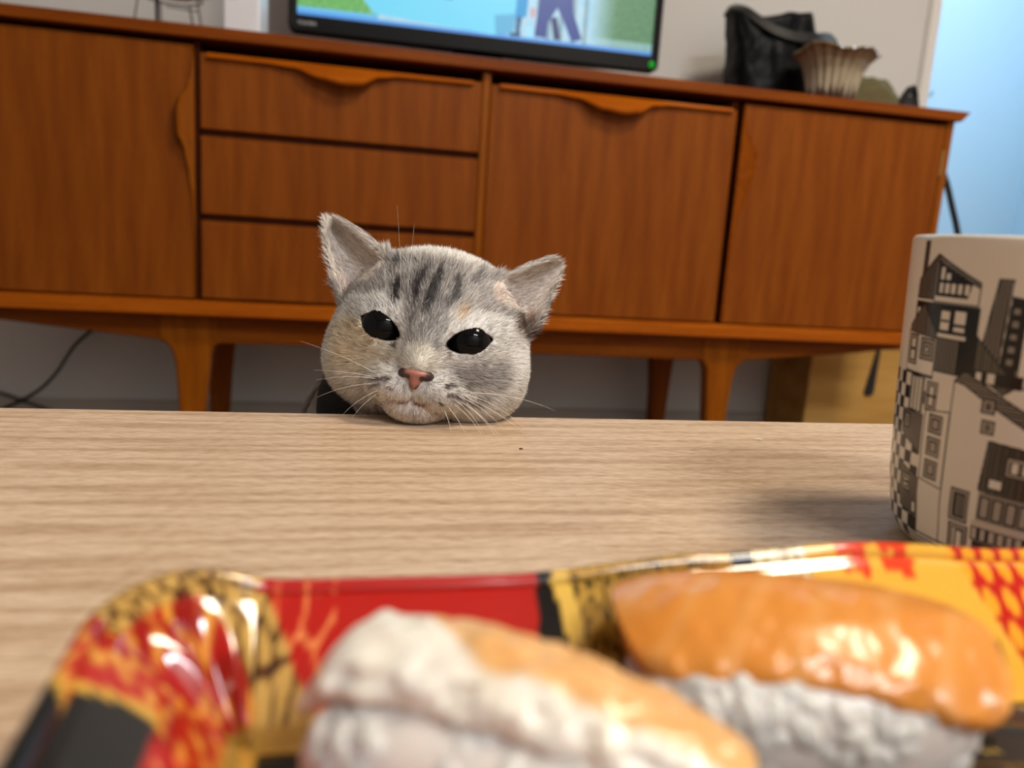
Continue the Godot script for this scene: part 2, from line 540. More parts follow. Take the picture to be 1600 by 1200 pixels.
# a lip along a door's upright edge: wide where the hand goes, proud at its inner curve
func side_lip(keys: Array, edge: float, into: float, y0: float, y1: float, proud: float, o: Vector3) -> ArrayMesh:
	var rings := []
	var n := 64
	for i in n + 1:
		var y := lerpf(y0, y1, float(i) / n)
		var w := maxf(wavy(keys, y), 0.0015)
		var out := 0.0025 + proud * clampf(w / 0.029, 0, 1)
		var z0 := -0.0055 + o.z
		var e := edge - into * 0.0005
		var ring := PackedVector3Array([Vector3(e, y, z0), Vector3(e, y, z0 + 0.003), Vector3(e + into * w * 0.45, y, z0 + out * 0.60), Vector3(e + into * w * 0.76, y, z0 + out), Vector3(e + into * w * 0.97, y, z0 + out * 0.62), Vector3(e + into * w, y, z0)])
		if into > 0:
			ring.reverse()
		rings.append(ring)
	return loft(rings, false)

# a lip along a panel's top edge: slopes out and down from the edge, undercut below
func top_lip(keys: Array, top: float, proud: float, o: Vector3) -> ArrayMesh:
	var rings := []
	var n := 72
	var x0: float = keys[0].x
	var x1: float = keys[-1].x
	for i in n + 1:
		var x := lerpf(x0, x1, float(i) / n)
		var w := wavy(keys, x)
		var out := 0.009 + proud * clampf((w - 0.008) / 0.0255, 0, 1)
		var z0 := -0.0055 + o.z
		rings.append(PackedVector3Array([Vector3(x + o.x, top, z0), Vector3(x + o.x, top, z0 + 0.004), Vector3(x + o.x, top - w * 0.45, z0 + out * 0.60), Vector3(x + o.x, top - w * 0.86, z0 + out), Vector3(x + o.x, top - w, z0 + out * 0.9), Vector3(x + o.x, top - w * 0.8, z0)]))
	return loft(rings, false)

# ------------------------------------------------------------------ the low table
func build_table() -> void:
	var lo := Vector2(-0.62, 1.0475)
	var hi := Vector2(0.78, 1.75)
	var c := Vector3((lo.x + hi.x) / 2, 0, (lo.y + hi.y) / 2)
	var t := thing("low_table", "low table with a light oak grained top, the cat's chin resting on its edge", "table", c)
	part("tabletop", box(Vector3(hi.x - lo.x, 0.024, hi.y - lo.y), 0.0012, Vector3(0, TABLE_Y - 0.012, 0)), M.oak, t)
	for sx in [-1.0, 1.0]:
		for sz in [-1.0, 1.0]:
			var ring := func(y: float, h: float) -> PackedVector3Array:
				var x: float = sx * ((hi.x - lo.x) / 2 - 0.06)
				var z: float = sz * ((hi.y - lo.y) / 2 - 0.06)
				return PackedVector3Array([Vector3(x - h, y, z - h), Vector3(x + h, y, z - h), Vector3(x + h, y, z + h), Vector3(x - h, y, z + h)])
			part("leg", loft([ring.call(0.0, 0.016), ring.call(0.2, 0.02), ring.call(TABLE_Y - 0.0245, 0.024)], false), M.oak, t)
	for sz in [-1.0, 1.0]:
		part("apron", box(Vector3(hi.x - lo.x - 0.17, 0.05, 0.018), 0.001, Vector3(0, TABLE_Y - 0.0495, sz * ((hi.y - lo.y) / 2 - 0.06))), M.oak, t)

# ------------------------------------------------------------------ television
func round_rect(w: float, h: float, r: float, per := 6) -> PackedVector2Array:
	var p := PackedVector2Array()
	for q in [[1, 1, 0.0], [-1, 1, 0.5], [-1, -1, 1.0], [1, -1, 1.5]]:
		for k in per + 1:
			var a: float = (q[2] + 0.5 * k / per) * PI
			p.append(Vector2(q[0] * (w / 2 - r) + cos(a) * r, q[1] * (h / 2 - r) + sin(a) * r))
	return p

func ring_loft(outlines: Array) -> ArrayMesh:
	# outlines: [polygon, z, grow?]; same count each, joined in order
	var rings := []
	for e in outlines:
		var r := PackedVector3Array()
		for p in e[0]:
			r.append(Vector3(p.x, p.y, e[1]))
		rings.append(r)
	return loft(rings, false, false)

func build_tv() -> void:
	var w := 0.737
	var h := 0.442
	var at := Vector3(0.2385, 0.8125 + h / 2, -0.2)
	var t := thing("television", "black television showing a street with walking legs, standing on the sideboard", "television", Vector3(at.x, 0.76, at.z))
	var o := Vector3(0, at.y - 0.76, 0)
	var ow := round_rect(w, h, 0.014)
	var iw := round_rect(w - 0.032, h - 0.048, 0.003)
	for i in iw.size():
		iw[i] += Vector2(0, 0.0072)
	var bez := ring_loft([[iw, -0.012], [iw, 0.001], [round_rect(w - 0.006, h - 0.006, 0.012), 0.004], [ow, 0.0005], [ow, -0.022], [round_rect(w - 0.03, h - 0.03, 0.012), -0.03]])
	var b := part("bezel", bez, M.black, t)
	b.position = o
	var back := part("back_cover", loft([as_ring(round_rect(w - 0.02, h - 0.02, 0.012), -0.024), as_ring(round_rect(w - 0.10, h - 0.10, 0.03), -0.046), as_ring(round_rect(w - 0.24, h - 0.2, 0.03), -0.058)], false), M.black_matte, t)
	back.position = o
	var im := tv_picture()
	var sm := StandardMaterial3D.new()
	sm.albedo_color = Color(0.01, 0.01, 0.01)
	sm.roughness = 0.25
	sm.emission_enabled = true
	sm.emission = Color.WHITE
	sm.emission_operator = BaseMaterial3D.EMISSION_OP_MULTIPLY
	sm.emission_texture = ImageTexture.create_from_image(im)
	sm.emission_energy_multiplier = 1.0
	var st := SurfaceTool.new()
	st.begin(Mesh.PRIMITIVE_TRIANGLES)
	var hw := (w - 0.032) / 2
	var hh := (h - 0.048) / 2
	for e in [[-1, 1], [1, 1], [1, -1], [-1, 1], [1, -1], [-1, -1]]:
		st.set_uv(Vector2(e[0] * 0.5 + 0.5, 0.5 - e[1] * 0.5))
		st.add_vertex(Vector3(e[0] * hw, e[1] * hh + 0.0072, -0.003))
	st.generate_normals()
	var s := part("screen", st.commit(), sm, t, "glowing screen with a pale blue street picture")
	s.position = o
	area_light_tv(t, o + Vector3(0, 0.0072, 0.008), Vector2(hw * 2, hh * 2))
	var gl := StandardMaterial3D.new()
	gl.albedo_color = Color(0.02, 0.15, 0.03)
	gl.emission_enabled = true
	gl.emission = Color(0.02, 0.85, 0.18)
	gl.emission_energy_multiplier = 0.6
	var pl := part("power_light", lathe([Vector2(0, 0.0032), Vector2(0.0045, 0.0028), Vector2(0.0068, 0.0008), Vector2(0.0068, -0.001)], 20), plain(srgb(14, 60, 24), 0.3), t, "glowing green power button")
	pl.rotation_degrees.x = 90
	pl.position = o + Vector3(w / 2 - 0.0165, -h / 2 + 0.0135, 0.004)
	var ring := part("light_ring", torus(0.0052, 0.0012, 20, 6), gl, pl)
	var dot := part("light_dot", lathe([Vector2(0, 0.0042), Vector2(0.0028, 0.0036), Vector2(0.0028, 0.0026)], 14), gl, pl)
	dot.position = Vector3.ZERO
	ring.position = Vector3(0, 0.0026, 0)
	var tm := TextMesh.new()
	tm.text = "TOSHIBA"
	tm.font_size = 16
	tm.pixel_size = 0.00052
	tm.depth = 0.0006
	var sf := SystemFont.new()
	sf.font_names = PackedStringArray(["Droid Sans"])
	sf.font_weight = 700
	tm.font = sf
	var lg := part("lettering", tm, plain(srgb(170, 172, 176), 0.4), t)
	lg.position = o + Vector3(-w / 2 + 0.034, -h / 2 + 0.0165, 0.0028)
	part("stand_neck", box(Vector3(0.10, 0.12, 0.018), 0.003, Vector3(0, 0.068, -0.045)), M.black, t)
	part("stand_foot", loft([as_ring_y(round_rect(0.36, 0.17, 0.04), 0.0005), as_ring_y(round_rect(0.355, 0.165, 0.04), 0.010), as_ring_y(round_rect(0.30, 0.12, 0.04), 0.014)], false), M.black, t)

func as_ring(p: PackedVector2Array, z: float) -> PackedVector3Array:
	var r := PackedVector3Array()
	for q in p:
		r.append(Vector3(q.x, q.y, z))
	return r

func as_ring_y(p: PackedVector2Array, y: float) -> PackedVector3Array:
	var r := PackedVector3Array()
	for q in p:
		r.append(Vector3(q.x, y, -q.y))
	r.reverse()
	return r

func torus(radius: float, thick: float, segs: int, sides: int) -> ArrayMesh:
	var rings := []
	for i in segs + 1:
		var a := TAU * i / segs
		var r := PackedVector3Array()
		for k in sides:
			var b := TAU * k / sides
			r.append(Vector3(cos(a) * (radius + cos(b) * thick), sin(b) * thick, sin(a) * (radius + cos(b) * thick)))
		rings.append(r)
	return loft(rings, true, false)

func area_light_tv(t: Node3D, at: Vector3, size: Vector2) -> void:
	var a := AreaLight3D.new()
	a.name = "screen_glow"
	a.area_size = size
	a.light_color = Color(0.62, 0.86, 1.0)
	a.light_energy = 0.10
	a.area_range = 6.0
	a.shadow_enabled = true
	a.rotation_degrees = Vector3(0, 180, 0)
	a.position = at
	t.add_child(a)

func blob(im: Image, pts: Array, c: Color) -> void:
	# fills a polygon, soft by one pixel
	var poly := PackedVector2Array(pts)
	var r := Rect2(poly[0], Vector2.ZERO)
	for p in poly:
		r = r.expand(p)
	for y in range(maxi(0, int(r.position.y)), mini(im.get_height(), int(r.end.y) + 1)):
		for x in range(maxi(0, int(r.position.x)), mini(im.get_width(), int(r.end.x) + 1)):
			if Geometry2D.is_point_in_polygon(Vector2(x + 0.5, y + 0.5), poly):
				im.set_pixel(x, y, c)

func tv_picture() -> Image:
	# 800 x 448; the photograph shows only the lowest part of the picture
	var W := 800
	var H := 448
	var im := Image.create(W, H, false, Image.FORMAT_RGB8)
	var n := FastNoiseLite.new()
	n.seed = 5
	n.frequency = 0.03
	for y in H:
		for x in W:
			var v := n.get_noise_2d(x, y) * 0.5 + 0.5
			var c := Color8(150, 205, 232).lerp(Color8(196, 222, 232), v)
			if y > H - 10:
				c = Color8(84, 150, 226)
			elif x < 170 and y > 200:
				var g := n.get_noise_2d(x * 3.0, y * 3.0) * 0.5 + 0.5
				c = Color8(70, 150, 80).lerp(Color8(150, 205, 120), g) if y < H - 18 else Color8(110, 190, 235)
			elif x > 648 and y > 240:
				var g := n.get_noise_2d(x * 4.0 + 99, y * 3.0) * 0.5 + 0.5
				var gg := Color8(62, 112, 84).lerp(Color8(120, 158, 104), g)
				c = c.lerp(gg, clampf((x - 648) / 60.0, 0, 1) * (0.95 if y < H - 26 else 0.4))
			elif x > 520 and x < 660 and sin(x * 0.22) > 0.55:
				c = c.darkened(0.22)
			im.set_pixel(x, y, c)
	# a pale turquoise car fills the lower left
	blob(im, [Vector2(128, 330), Vector2(150, 322), Vector2(420, 326), Vector2(470, 345), Vector2(478, 392), Vector2(466, 436), Vector2(420, 442), Vector2(160, 428), Vector2(136, 400), Vector2(122, 360)], Color8(116, 214, 244))
	blob(im, [Vector2(190, 250), Vector2(380, 250), Vector2(440, 324), Vector2(150, 324)], Color8(96, 180, 214))
	blob(im, [Vector2(250, 374), Vector2(330, 374), Vector2(330, 380), Vector2(250, 380)], Color8(70, 130, 200))
	blob(im, [Vector2(425, 400), Vector2(478, 392), Vector2(468, 436), Vector2(430, 441)], Color8(92, 176, 216))
	# walkers: a thin one in turquoise and two pairs of dark blue trouser legs
	blob(im, [Vector2(474, 330), Vector2(502, 330), Vector2(497, 398), Vector2(472, 398)], Color8(36, 150, 210))
	blob(im, [Vector2(475, 398), Vector2(488, 398), Vector2(483, 434), Vector2(474, 434)], Color8(40, 88, 130))
	blob(im, [Vector2(462, 434), Vector2(486, 430), Vector2(486, 440), Vector2(462, 440)], Color8(40, 74, 112))
	blob(im, [Vector2(526, 320), Vector2(574, 320), Vector2(566, 372), Vector2(548, 402), Vector2(546, 437), Vector2(518, 434), Vector2(522, 390)], Color8(52, 72, 140))
	blob(im, [Vector2(558, 320), Vector2(600, 320), Vector2(606, 376), Vector2(630, 430), Vector2(606, 438), Vector2(582, 392), Vector2(568, 370)], Color8(58, 76, 142))
	blob(im, [Vector2(554, 392), Vector2(568, 388), Vector2(580, 436), Vector2(564, 438)], Color8(46, 58, 100))
	blob(im, [Vector2(496, 418), Vector2(512, 414), Vector2(518, 438), Vector2(502, 440)], Color8(160, 224, 250))
	blob(im, [Vector2(506, 376), Vector2(518, 376), Vector2(516, 396), Vector2(507, 396)], Color8(206, 160, 170))
	# tops and heads of the walkers, above the photograph's frame
	blob(im, [Vector2(514, 200), Vector2(606, 200), Vector2(602, 322), Vector2(522, 322)], Color8(70, 90, 120))
	blob(im, [Vector2(546, 150), Vector2(578, 150), Vector2(578, 200), Vector2(546, 200)], Color8(210, 170, 150))
	return im

# ------------------------------------------------------------------ things on the sideboard
func build_shelf_things() -> void:
	var top := 0.7602
	# white upright box with green marks
	var r := thing("router", "white upright router box beside the television on the sideboard", "router", Vector3(-0.188, top, -0.065))
	var body := loft([as_ring_y(round_rect(0.058, 0.075, 0.004, 3), 0.0), as_ring_y(round_rect(0.060, 0.077, 0.005, 3), 0.003), as_ring_y(round_rect(0.060, 0.077, 0.005, 3), 0.177), as_ring_y(round_rect(0.056, 0.073, 0.004, 3), 0.18)], false)
	var rb := part("case", body, M.white_plastic, r)
	r.rotation_degrees.y = -4
	for k in 4:
		part("label_line", box(Vector3(0.013 - 0.002 * (k % 2), 0.0012, 0.0006), 0.0, Vector3(-0.014, 0.0655 - k * 0.0042, 0.0386)), plain(srgb(196, 198, 206), 0.5), rb)
	var led := StandardMaterial3D.new()
	led.albedo_color = Color(0.6, 0.85, 0.6)
	led.emission_enabled = true
	led.emission = Color(0.45, 0.9, 0.4)
	led.emission_energy_multiplier = 0.45
	for k in 5:
		part("status_light", box(Vector3(0.0055, 0.0022, 0.0008), 0.0003, Vector3(0.0105, 0.100 - k * 0.0085, 0.0387)), led, r)
	# wire stand carrying a pale bowl
	var ws := thing("wire_stand", "thin wire stand with splayed legs at the left of the router", "stand", Vector3(-0.33, top, -0.16))
	var wm := plain(srgb(120, 112, 104), 0.4, 0.6)
	for e in [[Vector3(-0.064, 0.0005, 0.0), Vector3(-0.050, 0.0815, 0.0)], [Vector3(-0.030, 0.0005, -0.08), Vector3(-0.026, 0.0815, -0.05)], [Vector3(0.058, 0.0005, 0.0), Vector3(0.050, 0.055, 0.0), Vector3(0.046, 0.0815, 0.0)], [Vector3(0.03, 0.0005, -0.10), Vector3(0.02, 0.0815, -0.07)]]:
		part("leg", tube(e, 0.0016, 8), wm, ws)
	part("crossbar", tube([Vector3(-0.006, 0.0605, 0.0), Vector3(0.0475, 0.0575, 0.0)], 0.0012, 6), wm, ws)
	var rg := part("ring", torus(0.052, 0.0016, 32, 6), wm, ws)
	rg.position = Vector3(-0.002, 0.0825, -0.025)
	var bowl := thing("bowl", "pale shallow bowl carried by the wire stand, only its underside in view", "bowl", Vector3(-0.328, top + 0.0845, -0.185))
	part("body", lathe([Vector2(0, 0.0), Vector2(0.035, 0.001), Vector2(0.075, 0.016), Vector2(0.098, 0.05), Vector2(0.095, 0.05), Vector2(0.07, 0.02), Vector2(0, 0.006)], 48), plain(srgb(226, 218, 200), 0.5), bowl)
	lone("cable", tube(spline([Vector3(0, 0.0032, 0.0), Vector3(0, 0.03, 0.0015), Vector3(-0.001, 0.062, -0.003), Vector3(-0.002, 0.12, -0.012), Vector3(-0.002, 0.20, -0.02)], 5), 0.003, 10), M.black, "short black cable hanging upright beside the wire stand", "cable", Vector3(-0.347, top, -0.145))
	build_bag(Vector3(0.905, top, -0.265))
	build_vase(Vector3(0.949, top, -0.105))
	build_pouch(Vector3(1.105, top, -0.215))

func build_bag(at: Vector3) -> void:
	var t := thing("bag", "black leather tote bag slumped open against the wall on the sideboard", "bag", at)
	var leather := plain(srgb(11, 12, 15), 0.48)
	leather.metallic_specular = 0.26
	leather.normal_enabled = true
	leather.normal_texture = noise_tex(41, 0.08, [], 256, 0.0, 3, FastNoiseLite.TYPE_SIMPLEX_SMOOTH, true)
	leather.normal_scale = 0.08
	leather.uv1_triplanar = true
	leather.uv1_scale = Vector3(9, 9, 9)
	var n := FastNoiseLite.new()
	n.seed = 8
	n.frequency = 9.0
	# height of the mouth round the bag, by angle (0 = right, 90 = front, 180 = left)
	var rim := func(a: float) -> float:
		var d := fposmod(rad_to_deg(a), 360.0)
		return wavy([Vector2(0, 0.168), Vector2(30, 0.150), Vector2(70, 0.152), Vector2(110, 0.172), Vector2(150, 0.200), Vector2(178, 0.208), Vector2(195, 0.214), Vector2(225, 0.212), Vector2(255, 0.214), Vector2(285, 0.238), Vector2(322, 0.242), Vector2(342, 0.195), Vector2(360, 0.168)], d)
	var rings := []
	var N := 96
	var L := 26
	for i in L + 1:
		var f := float(i) / L
		var ring := PackedVector3Array()
		for k in N:
			var a := TAU * k / N
			var hgt: float = rim.call(a) * f
			var sx := lerpf(0.098, 0.106, f) - 0.006 * sin(f * PI)
			var sz := lerpf(0.060, 0.056, f) + 0.010 * sin(f * PI)
			var e := 0.55
			var x := signf(cos(a)) * pow(absf(cos(a)), e) * sx
			var z := signf(sin(a)) * pow(absf(sin(a)), e) * sz
			var fold := 0.006 * sin(f * 2.6 + x * 55.0 + n.get_noise_2d(x * 3.0, f * 0.2) * 2.0) * smoothstep(0.05, 0.6, f)
			var wr := n.get_noise_3d(x, hgt, z) * 0.007 * smoothstep(0.0, 0.4, f)
			var out := Vector3(x, 0, z * 1.6).normalized()
			ring.append(Vector3(x - 0.018 * f * clampf(-x * 10, 0, 1), hgt + 0.0004, z) + out * (fold + wr))
		rings.append(ring)
	# the inside, a few millimetres in, down to a lining floor
	var inside := []
	for i in range(L, 5, -2):
		var ring := PackedVector3Array()
		for p in rings[i]:
			ring.append(Vector3(p.x * 0.955, p.y - 0.0005, p.z * 0.93))
		inside.append(ring)
	for r in rings:
		r.reverse()
	for r in inside:
		r.reverse()
	part("body", loft(rings + inside), leather, t)
	# the strap rises from the left corner, then lies across the front lip and out over the right corner
	var strap := spline([Vector3(-0.122, 0.210, -0.02), Vector3(-0.116, 0.215, 0.008), Vector3(-0.104, 0.204, 0.034), Vector3(-0.080, 0.184, 0.052), Vector3(-0.045, 0.163, 0.066), Vector3(0.0, 0.154, 0.072), Vector3(0.050, 0.158, 0.068), Vector3(0.095, 0.168, 0.045), Vector3(0.125, 0.168, 0.018), Vector3(0.130, 0.152, 0.0)], 6)
	var sr := []
	for i in strap.size():
		var d: Vector3 = (strap[mini(i + 1, strap.size() - 1)] - strap[maxi(i - 1, 0)]).normalized()
		var side := d.cross(Vector3(0, 0.35, 1)).normalized()
		var up := side.cross(d).normalized()
		var w := 0.0105
		sr.append(PackedVector3Array([strap[i] + side * w + up * 0.002, strap[i] + side * w - up * 0.002, strap[i] - side * w - up * 0.002, strap[i] - side * w + up * 0.002]))
	part("strap", loft(sr, false), plain(srgb(16, 16, 18), 0.38), t, "flat black strap lying over the bag's mouth")

func build_vase(at: Vector3) -> void:
	var t := thing("vase", "fluted brown and cream glazed vase with a ruffled flaring rim", "vase", at)
	var prof := [Vector2(0, 0.0), Vector2(0.036, 0.0), Vector2(0.041, 0.004), Vector2(0.045, 0.018), Vector2(0.050, 0.045), Vector2(0.056, 0.070), Vector2(0.064, 0.088), Vector2(0.076, 0.100), Vector2(0.083, 0.105), Vector2(0.080, 0.1075), Vector2(0.070, 0.100), Vector2(0.058, 0.085), Vector2(0.049, 0.06), Vector2(0.042, 0.02), Vector2(0, 0.012)]
	var fine := []
	for i in prof.size() - 1:
		for k in 5:
			fine.append(prof[i].lerp(prof[i + 1], k / 5.0))
	fine.append(prof[-1])
	var n := FastNoiseLite.new()
	n.seed = 3
	n.frequency = 1.0
	var st := SurfaceTool.new()
	st.begin(Mesh.PRIMITIVE_TRIANGLES)
	st.set_smooth_group(0)
	var segs := 160
	var grid := []
	var cols := []
	for i in fine.size():
		var row := []
		var crow := []
		var f := clampf(fine[i].y / 0.105, 0, 1)
		for k in segs + 1:
			var a := TAU * k / segs
			var r: float = fine[i].x
			var flute := sin(a * 22.0) * 0.035 * smoothstep(0.05, 0.3, f)
			var ruffle := (sin(a * 5.0 + 0.9) * 0.05 + sin(a * 3.0) * 0.03) * smoothstep(0.55, 1.0, f)
			var q: float = r * (1.0 + flute + ruffle)
			var y: float = fine[i].y + sin(a * 5.0 + 1.6) * 0.0035 * smoothstep(0.7, 1.0, f) + 0.004 * cos(a * 2.0 + 0.6) * smoothstep(0.7, 1.0, f)
			row.append(Vector3(cos(a) * q, y, sin(a) * q))
			# glaze: brown at the foot, cream runs down the flutes, brown breaks at the rim
			var run := n.get_noise_2d(cos(a) * 5.0 + 7.0, sin(a) * 5.0) * 0.5 + 0.5
			var drip := smoothstep(0.02 + run * 0.34, 0.20 + run * 0.34, f + sin(a * 22.0) * 0.05)
			var tone := n.get_noise_2d(a * 9.0, f * 2.5) * 0.5 + 0.5
			var glaze := Color8(150, 136, 110).lerp(Color8(196, 187, 164), clampf(tone * 1.2 - 0.1 + 0.25 * sin(a * 22.0), 0, 1))
			var c := Color8(62, 40, 34).lerp(glaze, drip)
			c = c.lerp(Color8(124, 106, 80), smoothstep(0.40, 0.85, f) * 0.6)
			c = c.lerp(Color8(104, 80, 52), smoothstep(0.86, 1.0, f) * 0.55)
			crow.append(c.srgb_to_linear())
		grid.append(row)
		cols.append(crow)
	for i in fine.size() - 1:
		for k in segs:
			for e in [[0, 0], [1, 1], [0, 1], [0, 0], [1, 0], [1, 1]]:
				st.set_color(cols[i + e[0]][k + e[1]])
				st.add_vertex(grid[i + e[0]][k + e[1]])
	st.index()
	st.generate_normals()
	var m := plain(Color.WHITE, 0.16)
	m.vertex_color_use_as_albedo = true
	part("body", upright(st.commit()), m, t)

func dome(size: Vector3, seed_: int, rough: float, freq: float) -> ArrayMesh:
	# a soft lump standing on the ground: half an ellipsoid with a wavering surface and a flat bottom
	var n := FastNoiseLite.new()
	n.seed = seed_
	n.frequency = freq
	var rings := []
	var N := 40
	var L := 18
	for i in L + 1:
		var f := float(i) / L
		var ring := PackedVector3Array()
		var a := f * PI * 0.498
		for k in N:
			var b := TAU * k / N
			var d := Vector3(cos(b) * pow(cos(a), 0.7), pow(sin(a), 0.9), sin(b) * pow(cos(a), 0.7))
			var q := 1.0 + n.get_noise_3d(d.x * 2, d.y * 2, d.z * 2) * rough * smoothstep(0.0, 0.2, f)
			ring.append(Vector3(d.x * size.x * q, maxf(d.y * size.y * q, 0.0), d.z * size.z * q))
		ring.reverse()
		rings.append(ring)
	return loft(rings)

func build_pouch(at: Vector3) -> void:
	var t := thing("pouch", "rounded olive green fabric pouch behind the fluted vase", "pouch", at)
	var cloth := plain(srgb(92, 84, 50), 0.85)
	part("body", dome(Vector3(0.078, 0.093, 0.055), 4, 0.12, 1.2), cloth, t)
	var loop := thing("strap_coil", "small black strap folded in a peak beside the olive pouch", "strap", at + Vector3(0.094, 0, 0.02))
	var pts := spline([Vector3(-0.030, 0.004, 0.0), Vector3(-0.022, 0.040, 0.003), Vector3(-0.006, 0.078, 0.004), Vector3(0.005, 0.076, 0.003), Vector3(0.020, 0.040, 0.0), Vector3(0.036, 0.004, -0.002)], 6)
	var rr := []
	for i in pts.size():
		var d: Vector3 = (pts[mini(i + 1, pts.size() - 1)] - pts[maxi(i - 1, 0)]).normalized()
		var nrm := Vector3(-d.y, d.x, 0)
		var w := lerpf(0.013, 0.006, float(i) / pts.size())
		rr.append(PackedVector3Array([pts[i] + nrm * 0.0025 + Vector3(0, 0, w), pts[i] - nrm * 0.0025 + Vector3(0, 0, w), pts[i] - nrm * 0.0025 - Vector3(0, 0, w), pts[i] + nrm * 0.0025 - Vector3(0, 0, w)]))
	part("band", loft(rr, false), M.black_matte, loop)
	part("fold", dome(Vector3(0.026, 0.066, 0.016), 9, 0.25, 1.0), M.black_matte, loop).position = Vector3(-0.006, 0.0, 0.0)

# ------------------------------------------------------------------ things on the floor and by the wall
func build_floor_things() -> void:
	# pale wooden box standing behind the right leg, with a dark strap end hanging on its face
	var c := Vector3(1.27, 0, -0.335)
	var t := thing("wooden_box", "pale wooden box standing on the floor behind the sideboard's right end", "box", c)
	var ply := noise_tex(51, 0.01, [[0.0, srgb(172, 130, 66)], [0.5, srgb(188, 146, 80)], [1.0, srgb(202, 162, 96)]], 256, 12.0, 3)
	var pm := wood(ply, null, Vector3(1.0, 6.0, 6.0), Vector3.ONE, 0.5)
	part("front_panel", box(Vector3(0.38, 0.25, 0.012), 0.0015, Vector3(0, 0.1255, 0.084)), pm, t)
	part("back_panel", box(Vector3(0.38, 0.25, 0.012), 0.001, Vector3(0, 0.1255, -0.084)), pm, t)
	for s in [-1.0, 1.0]:
		part("side_panel", box(Vector3(0.012, 0.25, 0.155), 0.001, Vector3(s * 0.184, 0.1255, 0)), pm, t)
	part("lid", box(Vector3(0.384, 0.012, 0.184), 0.002, Vector3(0, 0.2567, 0)), pm, t)
	var sw := PackedVector2Array([Vector2(-0.004, 0.112), Vector2(0.005, 0.112), Vector2(0.0105, 0.010), Vector2(0.0075, 0.0), Vector2(-0.0125, 0.0), Vector2(-0.0145, 0.006)])
	var strap := part("strap", prism(sw, 0.0, 0.006, 0.0015), M.black_matte, t, "black strap end hanging on the box")
	strap.position = Vector3(1.2455 - c.x, 0.136, 0.0905)
	strap.rotation_degrees.z = -4.0
	# cables
	var wc := plain(srgb(86, 80, 74), 0.6)
	lone("cable", tube(spline([Vector3(0.055, 0.22, 0.0), Vector3(0.0, 0.170, 0.008), Vector3(-0.040, 0.105, 0.016), Vector3(-0.078, 0.064, 0.022), Vector3(-0.135, 0.030, 0.024), Vector3(-0.19, 0.012, 0.028), Vector3(-0.26, 0.0036, 0.05), Vector3(-0.40, 0.0036, 0.08)], 6), 0.0034, 10), M.black, "black power cable sagging to the floor under the sideboard's left end", "cable", Vector3(-0.585, 0.0, -0.428))
	lone("cable", tube(spline([Vector3(-0.22, 0.060, -0.002), Vector3(-0.10, 0.058, -0.002), Vector3(-0.035, 0.038, -0.001), Vector3(0.02, 0.018, 0.0), Vector3(0.09, 0.0042, 0.012), Vector3(0.20, 0.0042, 0.02)], 6), 0.0040, 10), wc, "grey cable lying low along the baseboard at the left", "cable", Vector3(-0.66, 0.0, -0.4215))
	lone("cable", tube(spline([Vector3(-0.10, 0.74, 0.0), Vector3(-0.085, 0.72, 0.0), Vector3(-0.0675, 0.686, 0.0), Vector3(-0.0507, 0.6565, 0.0), Vector3(-0.0255, 0.6035, 0.0), Vector3(0.0007, 0.5465, 0.0), Vector3(0.0359, 0.455, 0.0), Vector3(0.062, 0.30, 0.0), Vector3(0.07, 0.08, 0.0), Vector3(0.10, 0.0085, 0.01), Vector3(0.25, 0.0085, 0.03)], 6), 0.0075, 12), M.black_matte, "thick black cable drooping beside the sideboard's right end", "cable", Vector3(1.50, 0.0, -0.34))

# ------------------------------------------------------------------ the mug
const MUG_C := Vector3(0.216, TABLE_Y, 1.224)
const INK := Color(0.05, 0.045, 0.042)
const MUG_PX := 6.0

func ink_rect(im: Image, s0: float, h0: float, s1: float, h1: float, c: Color) -> void:
	# s along the mug's side in mm, h above its foot in mm
	var a := Vector2i(roundi((s0 + 60.0) * MUG_PX), roundi((97.0 - h1) * MUG_PX))
	var b := Vector2i(roundi((s1 + 60.0) * MUG_PX), roundi((97.0 - h0) * MUG_PX))
	im.fill_rect(Rect2i(a, Vector2i(maxi(b.x - a.x, 1), maxi(b.y - a.y, 1))), c)

func ink_poly(im: Image, pts: Array, ground: Color, pitch := 0.0, thick := 0.45, level := false, outline := true) -> void:
	var poly := PackedVector2Array()
	for p in pts:
		poly.append(Vector2((p[0] + 60.0) * MUG_PX, (97.0 - p[1]) * MUG_PX))
	var r := Rect2(poly[0], Vector2.ZERO)
	for p in poly:
		r = r.expand(p)
	for y in range(maxi(0, int(r.position.y)), mini(im.get_height(), int(r.end.y) + 1)):
		for x in range(maxi(0, int(r.position.x)), mini(im.get_width(), int(r.end.x) + 1)):
			if Geometry2D.is_point_in_polygon(Vector2(x + 0.5, y + 0.5), poly):
				var c := ground
				if pitch > 0.0 and fposmod((y if level else x) / MUG_PX, pitch) < thick:
					c = INK
				im.set_pixel(x, y, c)
	if outline:
		for i in poly.size():
			ink_line(im, poly[i], poly[(i + 1) % poly.size()], 2.4)

func ink_line(im: Image, a: Vector2, b: Vector2, w: float) -> void:
	var n := int(a.distance_to(b)) + 1
	for i in n + 1:
		var p := a.lerp(b, float(i) / n)
		im.fill_rect(Rect2i(int(p.x - w / 2), int(p.y - w / 2), int(w), int(w)), INK)

func ink_frame(im: Image, s0: float, h0: float, s1: float, h1: float, inner: Color, rings := 2) -> void:
	for k in rings:
		var d := k * 1.15
		if s1 - s0 - 2 * d < 0.8 or h1 - h0 - 2 * d < 0.8:
			break
		ink_rect(im, s0 + d, h0 + d, s1 - d, h1 - d, INK)
		ink_rect(im, s0 + d + 0.45, h0 + d + 0.45, s1 - d - 0.45, h1 - d - 0.45, inner if k == rings - 1 else Color8(176, 164, 150))

